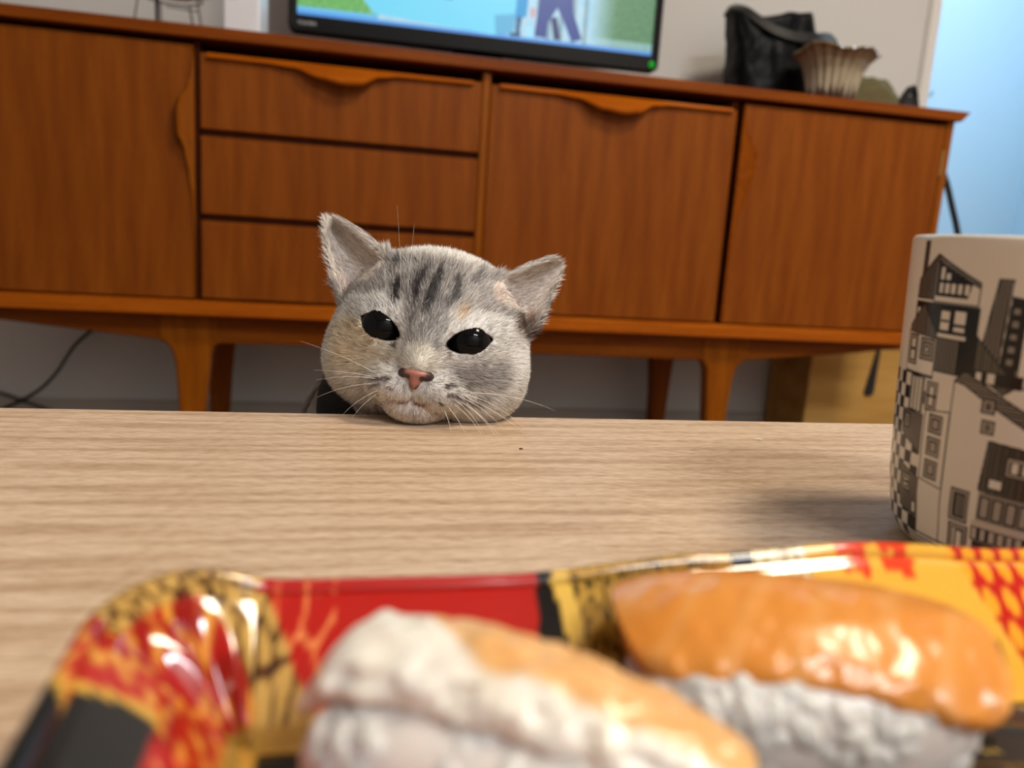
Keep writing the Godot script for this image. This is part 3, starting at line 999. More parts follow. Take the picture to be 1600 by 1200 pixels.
func mug_print() -> Image:
	var white := Color8(240, 231, 215)
	var grey := Color8(150, 140, 128)
	var im := Image.create(1740, 582, false, Image.FORMAT_RGB8)
	im.fill(white)
	for o in [0.0, 92.0, 164.0]:   # the row of houses goes on round the mug
		# tall house: chimney, hatched roof, gable with panes, dark storey
		ink_poly(im, [[o + 4, 82], [o + 4, 95], [o + 6.2, 95], [o + 6.2, 82]], Color8(70, 62, 56))
		ink_poly(im, [[o + 2.5, 78], [o + 2.8, 83.5], [o + 11.2, 91.2], [o + 11.4, 78]], grey, 1.0, 0.55)
		ink_poly(im, [[o + 11.4, 91.2], [o + 26.5, 83.8], [o + 26.5, 77.5], [o + 11.2, 77.5]], white)
		ink_poly(im, [[o + 11.8, 90.2], [o + 24, 83.8], [o + 23, 79.4], [o + 11.8, 79.4]], INK)
		for k in 5:
			ink_rect(im, o + 13.0 + k * 2.2, 80.4, o + 14.4 + k * 2.2, 83.2, white)
			if k < 2:
				ink_rect(im, o + 13.0 + k * 2.2, 84.2, o + 14.4 + k * 2.2, 87.6 - k * 1.6, white)
		ink_poly(im, [[o + 11.4, 91.2], [o + 26.5, 83.8], [o + 26.5, 82.4], [o + 11.6, 89.4]], grey, 0.8, 0.3, true)
		ink_rect(im, o + 2.4, 57.5, o + 27.2, 77.4, INK)
		ink_rect(im, o + 3.4, 72.2, o + 5.0, 75.4, white)
		ink_frame(im, o + 14.6, 69.4, o + 18.6, 75.8, white, 1)
		ink_rect(im, o + 15.2, 72.2, o + 18.0, 72.8, INK)
		ink_frame(im, o + 19.4, 69.4, o + 23.8, 76.2, white, 1)
		ink_rect(im, o + 19.4, 71.2, o + 23.8, 72.0, INK)
		ink_rect(im, o + 14.4, 67.6, o + 24.0, 68.8, white)
		ink_poly(im, [[o + 14.4, 57.5], [o + 14.4, 67.4], [o + 22.4, 67.4], [o + 22.4, 57.5]], grey, 1.0, 0.5)
		# small house in front of it
		ink_poly(im, [[o + 0.2, 69.4], [o + 7.2, 76.6], [o + 14.2, 68.2], [o + 14.2, 66.8], [o + 0.2, 67.6]], grey, 0.9, 0.5)
		ink_poly(im, [[o - 0.4, 55.5], [o - 0.4, 67.8], [o + 14.4, 66.8], [o + 14.4, 55.5]], white)
		ink_frame(im, o + 0.4, 57.8, o + 6.0, 67.2, white, 2)
		ink_rect(im, o + 1.8, 62.2, o + 4.6, 63.0, INK)
		ink_frame(im, o + 7.4, 60.0, o + 13.8, 66.6, white, 3)
		ink_rect(im, o + 7.2, 55.8, o + 14.2, 59.4, white)
		ink_rect(im, o - 0.6, 55.0, o + 14.6, 55.7, INK)
		# chequered front running down to the street
		for i in 6:
			for j in 13:
				var s := -11.0 + i * 3.9
				var h := 3.6 + j * 3.95
				var dark := (i + j) % 2 == 0
				ink_rect(im, o + s, h, o + s + 3.9, h + 3.95, INK if dark else white)
		ink_poly(im, [[o + 4.2, 44], [o + 4.2, 54.6], [o + 11.6, 54.6], [o + 11.6, 44]], white, 1.9, 0.6)
		ink_poly(im, [[o + 1.6, 36], [o + 1.6, 43.6], [o + 12.4, 43.6], [o + 12.4, 32]], grey, 1.0, 0.5)
		ink_frame(im, o + 2.6, 38, o + 6.0, 42.6, white, 2)
		ink_poly(im, [[o + 3.4, 13], [o + 3.4, 26.5], [o + 13.2, 24], [o + 13.2, 11]], grey, 1.0, 0.5)
		ink_frame(im, o + 4.6, 18.4, o + 9.4, 24, white, 2)
		ink_rect(im, o + 5.6, 20.9, o + 8.6, 21.6, INK)
		ink_frame(im, o + 10.2, 12.4, o + 12.6, 16.4, white, 1)
		ink_frame(im, o + 9.8, 6.8, o + 13.4, 11.0, Color8(50, 56, 40), 1)
		ink_frame(im, o + 12.6, 45.6, o + 17.2, 54.4, white, 2)
		ink_rect(im, o + 13.0, 49.6, o + 16.8, 50.4, INK)
		# column with three nested windows
		ink_poly(im, [[o + 13.4, 24.5], [o + 13.4, 45.4], [o + 22.4, 46.6], [o + 22.4, 23.5]], white)
		for k in 3:
			ink_frame(im, o + 15.2, 25.4 + k * 6.9, o + 20.4, 31.2 + k * 6.9, white, 3)
		# tower with a bent roof at the right
		ink_poly(im, [[o + 28.4, 62], [o + 31.0, 85.4], [o + 34.4, 85.4], [o + 33.4, 60]], grey, 1.0, 0.45)
		ink_poly(im, [[o + 34.0, 60], [o + 34.8, 81], [o + 38.4, 80.4], [o + 38.0, 60]], INK)
		for k in 5:
			ink_rect(im, o + 35.4, 63 + k * 3.4, o + 36.8, 64.6 + k * 3.4, grey)
		ink_poly(im, [[o + 38.4, 80.2], [o + 46, 88.5], [o + 55, 80.2], [o + 55, 52], [o + 38.4, 58]], white)
		for k in 4:
			ink_frame(im, o + 42.4, 60.5 + k * 4.8, o + 45.4, 63.8 + k * 4.8, Color8(110, 84, 84), 2)
		ink_poly(im, [[o + 27.2, 69.5], [o + 39.0, 57.4], [o + 36.0, 54.6], [o + 27.2, 60.0]], Color8(122, 116, 100), 0.9, 0.4)
		ink_rect(im, o + 27.0, 56.6, o + 40, 60.4, INK)
		ink_rect(im, o + 28.4, 57.4, o + 29.8, 59.8, white)
		ink_rect(im, o + 31.4, 57.2, o + 33.4, 60.0, white)
		# long white gable
		ink_poly(im, [[o + 22.6, 6], [o + 22.6, 55.4], [o + 25.4, 58.6], [o + 48, 46.4], [o + 48, 6]], white)
		ink_poly(im, [[o + 22.6, 56.0], [o + 25.4, 59.4], [o + 49, 47.2], [o + 49, 42.8], [o + 25.8, 55.4]], grey, 0.9, 0.4, true)
		ink_frame(im, o + 31.0, 48.9, o + 34.6, 53.0, Color8(120, 112, 104), 3)
		ink_frame(im, o + 31.6, 43.2, o + 35.2, 47.2, Color8(120, 112, 104), 3)
		# dark house, its windows, and the shop with a striped awning
		ink_poly(im, [[o + 33.4, 27], [o + 34.4, 41.4], [o + 52, 40.4], [o + 52, 25]], Color8(112, 102, 92), 0.9, 0.5)
		ink_frame(im, o + 39.0, 32.6, o + 46.4, 38.4, Color8(110, 100, 84), 2)
		ink_rect(im, o + 40.6, 34, o + 42.2, 37, white)
		ink_rect(im, o + 43.4, 34, o + 45.0, 37, white)
		ink_frame(im, o + 35.4, 28.0, o + 39.4, 31.4, white, 1)
		ink_rect(im, o + 33.6, 18.4, o + 54, 26.6, grey)
		for k in 6:
			ink_frame(im, o + 34.2 + k * 3.3, 19.2, o + 37.0 + k * 3.3, 25.6, white, 2)
		ink_rect(im, o + 32.6, 16.4, o + 54, 18.2, Color8(214, 200, 186))
		for k in 9:
			ink_frame(im, o + 32.6 + k * 2.3, 12.2, o + 34.8 + k * 2.3, 16.4, Color8(206, 192, 178), 1)
		ink_rect(im, o + 33.4, 5.4, o + 54, 12.0, INK)
		ink_frame(im, o + 25.6, 16.0, o + 31.4, 25.8, white, 2)
		ink_poly(im, [[o + 27.4, 17.6], [o + 27.4, 24.0], [o + 30.4, 24.0], [o + 30.4, 17.6]], grey, 0.9, 0.4)
		ink_frame(im, o + 25.8, 5.6, o + 31.8, 15.4, white, 2)
		ink_frame(im, o + 28.0, 6.8, o + 30.6, 13.6, white, 1)
		for k in 4:
			ink_rect(im, o + 9.0, 2.6 + k * 1.5, o + 33.0, 3.1 + k * 1.5, INK)
	return im

func build_mug() -> void:
	var t := thing("mug", "white ceramic mug printed with black line drawings of crowded houses", "mug", MUG_C)
	var prof := []   # radius, height, whether it is printed side
	prof.append_array([Vector2(0, 0.0018), Vector2(0.030, 0.0018), Vector2(0.0315, 0.0)])
	for k in 7:
		var a := k / 6.0 * PI / 2
		prof.append(Vector2(0.0345 + sin(a) * 0.0097, 0.0105 - cos(a) * 0.0105))
	for k in range(1, 10):
		var h := 0.0105 + (0.0945 - 0.0105) * k / 9.0
		prof.append(Vector2(0.0442 + 0.0053 * (h / 0.097) + 0.0006 * sin(h / 0.097 * PI), h))
	prof.append_array([Vector2(0.0494, 0.0962), Vector2(0.0488, 0.0970), Vector2(0.0479, 0.0968), Vector2(0.0472, 0.0958)])
	for k in range(1, 8):
		var h := lerpf(0.094, 0.010, k / 7.0)
		prof.append(Vector2(0.0405 + 0.0058 * (h / 0.097), h))
	prof.append_array([Vector2(0.034, 0.0055), Vector2(0, 0.005)])
	var st := SurfaceTool.new()
	st.begin(Mesh.PRIMITIVE_TRIANGLES)
	st.set_smooth_group(0)
	var segs := 120
	for i in prof.size() - 1:
		for k in segs:
			var q := []
			for e in [[i, k], [i, k + 1], [i + 1, k + 1], [i + 1, k]]:
				var p: Vector2 = prof[e[0]]
				var deg: float = 280.0 - 360.0 * e[1] / segs     # the seam stands at the far side
				var s: float = (200.0 - deg) * PI / 180.0 * 46.0
				var v: float = 97.0 - p.y * 1000.0
				if e[0] >= 19:
					v = 0.4
				q.append([Vector3(cos(deg_to_rad(deg)) * p.x, p.y, sin(deg_to_rad(deg)) * p.x), Vector2((s + 60.0) * MUG_PX / 1740.0, clampf(v * MUG_PX / 582.0, 0.002, 0.998))])
			for f in [[0, 1, 2], [0, 2, 3]]:
				for g in f:
					st.set_uv(q[g][1])
					st.add_vertex(q[g][0])
	st.index()
	st.generate_normals()
	var mug_mesh := upright(st.commit())
	var m := plain(Color.WHITE, 0.22)
	m.albedo_texture = ImageTexture.create_from_image(mug_print())
	m.texture_repeat = true
	part("body", mug_mesh, m, t)
	var hand := spline([Vector3(0.043, 0.076, 0.0), Vector3(0.056, 0.081, 0), Vector3(0.070, 0.074, 0), Vector3(0.075, 0.052, 0), Vector3(0.068, 0.030, 0), Vector3(0.055, 0.021, 0), Vector3(0.042, 0.024, 0)], 5)
	var hd := part("handle", tube(hand, 0.0055, 12), plain(srgb(240, 231, 215), 0.22), t)
	hd.rotation_degrees.y = 35

# ------------------------------------------------------------------ the sushi tray
const TRAY_C := Vector3(0.082, TABLE_Y, 1.338)
const GOLD := Color(0.80, 0.62, 0.24)
const RED := Color(0.68, 0.11, 0.055)

func hashf(a: float, b: float) -> float:
	return fposmod(sin(a * 127.1 + b * 311.7) * 43758.5453, 1.0)

# distance to the nearest and second nearest of jittered points on a unit grid
func cells(p: Vector2) -> Vector2:
	var i := p.floor()
	var d1 := 9.0
	var d2 := 9.0
	for dy in [-1, 0, 1]:
		for dx in [-1, 0, 1]:
			var g := i + Vector2(dx, dy)
			var q := g + Vector2(0.15 + 0.7 * hashf(g.x, g.y), 0.15 + 0.7 * hashf(g.y + 17.0, g.x))
			var d := q.distance_to(p)
			if d < d1:
				d2 = d1
				d1 = d
			elif d < d2:
				d2 = d
	return Vector2(d1, d2)

# the printed film: p is the place on the tray in mm (x to the right, z to the near side), w runs 0 at the floor to 1 at the rim
func tray_print(p: Vector2, w: float) -> Color:
	var black := Color(0.018, 0.018, 0.02)
	var x := p.x
	var z := p.y
	var c := cells(p / 2.2 + Vector2(0, w * 6.0))
	var crack := smoothstep(0.05, 0.16, c.y - c.x)
	if x < -27.0 and z > 1300.0:                          # left wall: red and gold flecks, a black lobe edged in gold
		var lobe := Vector2((w - 0.50) * 26.0, z - 1328.0).length()
		if lobe < 20.0:
			return black
		if lobe < 21.4:
			return GOLD
		var big := cells(Vector2(x / 3.4, z / 4.6) + Vector2(0, w * 7.0))
		return Color(0.86, 0.66, 0.26).lerp(RED, smoothstep(0.16, 0.38, big.x))
	if x < -15.0 + (1.0 - w) * 12.0 and z < 1312.0:       # corner: gold with brown cracks by the far side, red with gold flecks below
		var turn := Vector2(-x - 14.5, 1300.5 - z).angle() / (PI / 2.0)
		if w < 0.05:
			return Color(0.60, 0.45, 0.18)
		if turn > 0.58 + 0.52 * (1.0 - w) or (w > 0.84 and turn > 0.12):
			var scale_ := cells(p / 3.0 + Vector2(0, w * 4.5))
			return Color(0.22, 0.09, 0.04).lerp(Color(0.74, 0.59, 0.31), smoothstep(0.08, 0.26, scale_.y - scale_.x))
		var big2 := cells(Vector2(x / 3.4, z / 3.6) + Vector2(0, w * 6.0))
		var fleck := smoothstep(0.16, 0.40, big2.x)
		return Color(0.84, 0.60, 0.22).lerp(RED.lerp(Color(0.40, 0.03, 0.03), 0.5 * hashf(floor(p.x / 6.0), floor(p.y / 6.0))), clampf(fleck + 0.15 * (1.0 - w), 0, 1))
	if x < -1.0:                                          # red with a fine gold net
		var net := cells(p / 5.5 + Vector2(3.0, w * 2.2))
		return Color(0.88, 0.52, 0.30).lerp(RED, smoothstep(0.05, 0.15, net.y - net.x))
	var edge := 38.0 - (1.0 - w) * 3.0
	if x < edge:
		if x > edge - 10.0 - 5.0 * w and w < 0.55 and x < edge - 4.0:
			return Color(0.88, 0.12, 0.07)
		return RED
	if x < 41.0 + (1.0 - w) * 2.5:
		return black
	if x < 44.5 + (1.0 - w) * 3.0:
		return Color(0.86, 0.70, 0.32)
	if x < 80.0:
		var fine := cells(p / 1.25 + Vector2(0, w * 12.0))
		var k := smoothstep(0.04, 0.26, fine.y - fine.x)
		var g := Color(0.10, 0.075, 0.03).lerp(Color(0.72, 0.56, 0.24), k)
		return g.lerp(Color(0.92, 0.88, 0.74), k * smoothstep(0.42, 0.16, w) * 0.9)
	if x < 85.0:
		return Color(0.03, 0.03, 0.05)
	if x < 97.0:
		return Color(0.50, 0.40, 0.24).lerp(Color(0.90, 0.84, 0.66), crack)
	var dots := 133.0 + (1.0 - w) * 8.0
	if x < dots:
		var yellow := Color(0.90, 0.67, 0.22)
		for m in [Vector2(108.5, 0.95), Vector2(119.0, 0.93)]:
			var d := Vector2(x - m.x, (w - m.y) * 24.0)
			var lobes := 3.0 + 2.2 * absf(cos(d.angle() * 2.5))
			if d.length() < lobes:
				return Color(0.86, 0.24, 0.06)
		return yellow
	var u := Vector2(x / 5.2, w * 4.2)
	u.x += 0.5 * fposmod(floor(u.y), 2.0)
	var f := u - u.floor() - Vector2(0.5, 0.5)
	return Color(0.93, 0.62, 0.12) if Vector2(f.x, f.y * 0.8).length() < 0.31 else Color(0.74, 0.06, 0.02)

func build_tray() -> void:
	var t := thing("sushi_tray", "glossy red, gold and black printed plastic sushi tray with a pleated corner", "tray", TRAY_C)
	# path round the rim: half sizes, corner radius
	var hx := 0.1225
	var hz := 0.0635
	var rad := 0.026
	var path := []      # [corner centre or point, outward angle, arc share (-1 on straights)]
	var straight := func(a: Vector2, b: Vector2, ang: float, n: int):
		for i in n:
			path.append([a.lerp(b, float(i) / n), ang, -1.0])
	var arc := func(c: Vector2, a0: float, n: int):
		for i in n:
			path.append([c, a0 + PI / 2 * i / n, float(i) / n])
	straight.call(Vector2(-hx, hz - rad), Vector2(-hx, -hz + rad), PI, 70)
	arc.call(Vector2(-hx + rad, -hz + rad), PI, 72)
	straight.call(Vector2(-hx + rad, -hz), Vector2(hx - rad, -hz), 1.5 * PI, 300)
	arc.call(Vector2(hx - rad, -hz + rad), 1.5 * PI, 48)
	straight.call(Vector2(hx, -hz + rad), Vector2(hx, hz - rad), 0.0, 40)
	arc.call(Vector2(hx - rad, hz - rad), 0.0, 24)
	straight.call(Vector2(hx - rad, hz), Vector2(-hx + rad, hz), PI / 2, 60)
	arc.call(Vector2(-hx + rad, hz - rad), PI / 2, 24)
	# section from the floor's edge up to the rim and over: inset from the rim line, height share, print place w
	var sec := []
	for k in 4:
		sec.append([0.0258 - 0.0006 * k, 0.002 + 0.0006 * k * k * 0.3, 0.0])
	for k in range(1, 19):
		var f := k / 18.0
		sec.append([lerpf(0.0238, 0.0050, f) + 0.0012 * sin(f * PI), lerpf(0.0036, 0.0190, f), f * 0.86])
	for k in range(1, 9):
		var a := PI - k / 8.0 * PI * 1.1
		sec.append([0.0026 - cos(a) * -0.0026 - 0.0002 * k, 0.0190 + sin(a) * 0.0024, 0.86 + 0.14 * k / 4.0])
	for k in range(1, 6):
		sec.append([-0.0006 * k + 0.0004, 0.0178 - 0.0032 * k, 1.3 + k * 0.1])
	var n := path.size()
	var pos := []
	var col := []
	for i in n:
		var e = path[i]
		var row := PackedVector3Array()
		var crow := PackedColorArray()
		for s in sec:
			var inset: float = s[0]
			var out := Vector2(cos(e[1]), sin(e[1]))
			var q: Vector2
			var y: float = s[1]
			if e[2] < 0.0:
				q = e[0] - out * inset
			else:
				var f := clampf(s[1] / 0.019, 0, 1)
				var pleat: float = -sin(TAU * 2.22 * (e[2] - 0.2375)) * 0.0019 * smoothstep(0.0, 0.10, f) * smoothstep(1.0, 0.72, f) * sqrt(sin(e[2] * PI))
				q = e[0] + out * maxf(rad - inset + pleat, 0.002)
				y += 0.0012 * f * sin(e[2] * PI)
			# the rim waves: it rises towards the middle right of the far side and dips between
			var wx := q.x + TRAY_C.x
			if q.y < 0.0:
				var lift := wavy([Vector2(-0.04, 0.0032), Vector2(-0.030, 0.0030), Vector2(-0.010, 0.0), Vector2(0.03, 0.0), Vector2(0.075, 0.0034), Vector2(0.112, 0.0052), Vector2(0.15, 0.0032), Vector2(0.2, 0.001)], wx)
				y += lift * clampf(s[1] / 0.019, 0, 1.1) * clampf(-q.y / 0.04, 0, 1)
			row.append(Vector3(q.x, y, q.y))
			crow.append(tray_print(Vector2(wx * 1000.0, (q.y + TRAY_C.z) * 1000.0), s[2]).srgb_to_linear())
		pos.append(row)
		col.append(crow)
	var st := SurfaceTool.new()
	st.begin(Mesh.PRIMITIVE_TRIANGLES)
	st.set_smooth_group(0)
	for i in n:
		var j := (i + 1) % n
		for k in sec.size() - 1:
			for f in [[i, k], [j, k + 1], [i, k + 1], [i, k], [j, k], [j, k + 1]]:
				st.set_color(col[f[0]][f[1]])
				st.add_vertex(pos[f[0]][f[1]])
	st.index()
	st.generate_normals()
	var film := plain(Color.WHITE, 0.13)
	film.vertex_color_use_as_albedo = true
	film.clearcoat_enabled = true
	film.clearcoat = 0.6
	film.clearcoat_roughness = 0.06
	part("wall", upright(st.commit()), film, t, "printed wall and rolled rim")
	# floor: black with gold flecks and raised ribs
	var sf := SurfaceTool.new()
	sf.begin(Mesh.PRIMITIVE_TRIANGLES)
	sf.set_smooth_group(0)
	var fx := hx - 0.0228
	var fz := hz - 0.0228
	var NX := 200
	var NZ := 90
	var at := func(i: int, k: int) -> Array:
		var x := lerpf(-fx, fx, float(i) / NX)
		var z := lerpf(-fz, fz, float(k) / NZ)
		var rib := pow(maxf(0.0, cos((z + 0.012 - x * 0.12) * TAU / 0.0115)), 24.0)
		var y := 0.0021 + 0.0009 * rib
		var c := cells(Vector2(x, z) * 420.0)
		var gold := smoothstep(0.16, 0.10, c.x) * (1.0 if hashf(floor(x * 160.0), floor(z * 160.0)) > 0.45 else 0.0)
		var colr := Color(0.016, 0.018, 0.024).lerp(Color(0.75, 0.62, 0.28), gold)
		var border: float = maxf(absf(x) - (fx - 0.004), absf(z) - (fz - 0.003))
		if border > 0.0:
			colr = Color(0.74, 0.54, 0.2)
		return [Vector3(x, y, z), colr.srgb_to_linear()]
	var pre := []
	for i in NX + 1:
		var r := []
		for k in NZ + 1:
			r.append(at.call(i, k))
		pre.append(r)
	for i in NX:
		for k in NZ:
			for f in [[0, 0], [1, 0], [1, 1], [0, 0], [1, 1], [0, 1]]:
				var e = pre[i + f[0]][k + f[1]]
				sf.set_color(e[1])
				sf.add_vertex(e[0])
	sf.index()
	sf.generate_normals()
	part("tray_floor", upright(sf.commit()), film, t, "black ribbed floor with gold flecks")

# ------------------------------------------------------------------ the sushi
func grain_mesh() -> ArrayMesh:
	var rings := []
	for i in 9:
		var a := lerpf(-0.47, 0.47, i / 8.0) * PI
		var ring := PackedVector3Array()
		for k in 10:
			var b := TAU * k / 10
			ring.append(Vector3(sin(a) * 0.0034, cos(b) * cos(a) * 0.0023, sin(b) * cos(a) * 0.0023))
		rings.append(ring)
	return loft(rings)

func rice_block(parent: Node3D, half: Vector3, seed_: int, m: Material, count: int) -> void:
	# a pressed block of rice: a core, and grains over its upper surface and sides
	var r := RandomNumberGenerator.new()
	r.seed = seed_
	var sq := func(d: Vector3) -> Vector3:
		var e := 0.72
		return Vector3(signf(d.x) * pow(absf(d.x), e) * half.x, signf(d.y) * pow(absf(d.y), e) * half.y + half.y, signf(d.z) * pow(absf(d.z), e) * half.z)
	var rings := []
	for i in 17:
		var a := lerpf(-0.497, 0.497, i / 16.0) * PI
		var ring := PackedVector3Array()
		for k in 32:
			var b := TAU * k / 32
			ring.append(sq.call(Vector3(cos(b) * cos(a), sin(a), sin(b) * cos(a))) * 0.985 + Vector3(0, half.y * 0.02, 0))
		ring.reverse()
		rings.append(ring)
	part("rice_core", loft(rings), m, parent)
	var mm := MultiMesh.new()
	mm.transform_format = MultiMesh.TRANSFORM_3D
	mm.mesh = grain_mesh()
	mm.instance_count = count
	for i in count:
		var d := Vector3(r.randfn(), r.randfn(), r.randfn()).normalized()
		d.y = maxf(d.y, -0.75)
		var p: Vector3 = sq.call(d)
		p.y = maxf(p.y, 0.0015)
		var nrm := Vector3(d.x / half.x, d.y / half.y, d.z / half.z).normalized()
		var along := nrm.cross(Vector3(r.randfn(), r.randfn(), r.randfn())).normalized()
		var b := Basis(along, nrm, along.cross(nrm)).scaled_local(Vector3.ONE * r.randf_range(0.85, 1.12))
		mm.set_instance_transform(i, Transform3D(b, p - nrm * 0.0018))
	var mi := MultiMeshInstance3D.new()
	mi.name = numbered("rice_grains")
	mi.multimesh = mm
	mi.material_override = m
	mi.set_meta("kind", "stuff")
	parent.add_child(mi, true)

# a slice of fish lying over the rice. hl, hw: half length and width; colour gets (u along -1..1, side 0 far..1 near edge face, across -1..1)
func slice(hl: float, hw: float, thick: float, top: Callable, colour: Callable, rough: float, bump: float, seed_: int) -> ArrayMesh:
	var n := FastNoiseLite.new()
	n.seed = seed_
	n.frequency = 160.0
	var NU := 70
	# section: from near edge bottom, up the near edge, over the top to the far edge, back below
	var sec := []
	for k in 9:
		sec.append([1.0, k / 8.0, 0])
	for k in range(1, 26):
		sec.append([1.0 - 2.0 * k / 25.0, 1.0, 1])
	for k in range(1, 6):
		sec.append([-1.0, 1.0 - k / 5.0, 2])
	for k in range(1, 16):
		sec.append([-1.0 + 2.0 * k / 16.0, 0.0, 3])
	var st := SurfaceTool.new()
	st.begin(Mesh.PRIMITIVE_TRIANGLES)
	st.set_smooth_group(0)
	var pos := []
	var col := []
	for i in NU + 1:
		var u := lerpf(-1.0, 1.0, float(i) / NU)
		var shrink := sqrt(maxf(0.0, 1.0 - pow(absf(u), 7.0))) * 0.88 + 0.12
		var row := PackedVector3Array()
		var crow := PackedColorArray()
		for s in sec:
			var v: float = s[0]
			var base: Vector3 = top.call(u, v * shrink)
			var bulge := 0.0
			if s[2] == 0:
				bulge = sin(s[1] * PI) * thick * 0.28
			elif s[2] == 2:
				bulge = -sin(s[1] * PI) * thick * 0.28
			var p := base + Vector3(0, (s[1] - 1.0) * thick * shrink, bulge)
			var rr := n.get_noise_3dv(p) * bump * (2.2 if s[2] == 0 else 1.0)
			p += Vector3(0, rr * (0.4 if s[2] == 0 else 1.0), rr * (1.0 if s[2] == 0 else 0.0))
			row.append(p)
			crow.append(colour.call(u, v, s[1], s[2], p).srgb_to_linear())
		pos.append(row)
		col.append(crow)
	for i in NU:
		for k in sec.size():
			var k2 := (k + 1) % sec.size()
			for f in [[i, k], [i + 1, k2], [i, k2], [i, k], [i + 1, k], [i + 1, k2]]:
				st.set_color(col[f[0]][f[1]])
				st.add_vertex(pos[f[0]][f[1]])
	st.index()
	st.generate_normals()
	return upright(st.commit())

func build_sushi() -> void:
	var rice := plain(srgb(219, 205, 198), 0.30)
	rice.subsurf_scatter_enabled = true
	rice.subsurf_scatter_strength = 0.3
	var fish := plain(Color.WHITE, 0.24)
	fish.vertex_color_use_as_albedo = true
	fish.subsurf_scatter_enabled = true
	fish.subsurf_scatter_strength = 0.12
	var fl := FastNoiseLite.new()
	fl.seed = 31
	fl.frequency = 90.0
	var ground := TABLE_Y + 0.0030
	# near piece: seared, its near edge pale and blistered, the top tan
	var a := thing("nigiri", "seared pale salmon nigiri nearest the camera, its white blistered edge towards us", "sushi", Vector3(0.0235, ground, 1.3270), "nigiri in the printed tray")
	a.rotation_degrees.y = -27.0
	rice_block(a, Vector3(0.0300, 0.0110, 0.0130), 61, rice, 300)
	var top_a := func(u: float, v: float) -> Vector3:
		var y := 0.0295 - 0.0040 * pow(absf(u), 2.4) - 0.010 * pow(clampf(-u - 0.70, 0, 1) / 0.30, 2.0) - 0.0018 * (v + 0.2) * (v + 0.2) - 0.004 * clampf(u, 0, 1)
		return Vector3(u * 0.0325 - 0.0012, y, v * 0.0070 - 0.0028 + 0.0020 * u)
	var col_a := func(u: float, v: float, h: float, face: int, p: Vector3) -> Color:
		var w := fl.get_noise_3dv(p) * 0.5 + 0.5
		var tan_ := Color(0.86, 0.62, 0.36).lerp(Color(0.90, 0.72, 0.50), w)
		var pale := Color(0.90, 0.85, 0.77).lerp(Color(0.95, 0.93, 0.90), w)
		if face == 0:
			return pale.lerp(Color(0.74, 0.52, 0.28), smoothstep(0.30, 0.05, h + 0.35 * (w - 0.5)) * smoothstep(-0.9, -0.2, u))
		if face == 1:
			var e := smoothstep(0.45, 0.75, v + 0.35 * (w - 0.5) + smoothstep(-0.05, -0.6, u) * 1.5)
			return tan_.lerp(pale, e)
		return Color(0.80, 0.58, 0.36)
	part("fish_slice", slice(0.0325, 0.0070, 0.0066, top_a, col_a, 0.3, 0.0011, 7), fish, a, "pale seared slice with a white blistered edge")
	# far piece: orange salmon
	var b := thing("nigiri", "bright orange salmon nigiri at the right, behind the seared one", "sushi", Vector3(0.0760, ground, 1.3125), "nigiri in the printed tray")
	b.rotation_degrees.y = -8.0
	rice_block(b, Vector3(0.0290, 0.0112, 0.0150), 62, rice, 330)
	var top_b := func(u: float, v: float) -> Vector3:
		var y := 0.0288 - (0.0060 if u < 0.0 else 0.0034) * pow(absf(u), 2.6) - 0.0042 * pow(absf(v), 2.2) - 0.001 * v - 0.004 * clampf(u, 0, 1) * clampf(v, 0, 1)
		return Vector3(u * 0.0310, y, v * 0.0145 - 0.0045 + 0.0042 * u)
	var col_b := func(u: float, v: float, h: float, face: int, p: Vector3) -> Color:
		var w := fl.get_noise_3dv(p * 0.7) * 0.5 + 0.5
		var stripe := smoothstep(0.86, 0.98, absf(sin((u * 9.0 + v * 2.6 + w * 0.8))))
		return Color(0.82, 0.50, 0.18).lerp(Color(0.86, 0.58, 0.28), w).lerp(Color(0.90, 0.70, 0.48), stripe * 0.25)
	part("fish_slice", slice(0.0310, 0.0135, 0.0060, top_b, col_b, 0.2, 0.0005, 9), fish, b, "glossy orange salmon slice")

# ------------------------------------------------------------------ the cat
# head space: x to the picture's right along the tilted eye line, y up the face, z out of the face; one unit is 0.295 mm
const HU := 0.000295
const CAT_AT := Vector3(0.02, 0.0, 0.93)
var head := Transform3D(Basis(Vector3(0.9685, -0.1048, 0.2256), Vector3(0.1325, 0.9771, -0.1148), Vector3(-0.0924, 0.1285, 0.9874)).orthonormalized(), Vector3(0.0336, 0.4124, 1.0616))
var ear_l := PackedVector2Array([Vector2(-78, 96), Vector2(-98, 127), Vector2(-140, 152), Vector2(-182, 167), Vector2(-214, 172), Vector2(-209, 143), Vector2(-196, 104), Vector2(-176, 58), Vector2(-150, 20), Vector2(-110, 40)])
var ear_r := PackedVector2Array([Vector2(76, 84), Vector2(94, 113), Vector2(132, 142), Vector2(164, 160), Vector2(176, 165), Vector2(193, 164), Vector2(197, 148), Vector2(192, 118), Vector2(183, 76), Vector2(170, 38), Vector2(146, 14), Vector2(108, 34)])
var coat_noise := FastNoiseLite.new()

func smin(a: float, b: float, k: float) -> float:
	var h := maxf(k - absf(a - b), 0.0) / k
	return minf(a, b) - h * h * k * 0.25

func sd_ell(p: Vector3, c: Vector3, r: Vector3) -> float:
	var q := p - c
	var k0 := (q / r).length()
	var k1 := (q / (r * r)).length()
	return k0 * (k0 - 1.0) / maxf(k1, 1e-6)

func sd_bone(p: Vector3, a: Vector3, b: Vector3, ra: float, rb: float) -> float:
	var d := b - a
	var h := clampf((p - a).dot(d) / d.length_squared(), 0.0, 1.0)
	return (p - a - d * h).length() - lerpf(ra, rb, h)

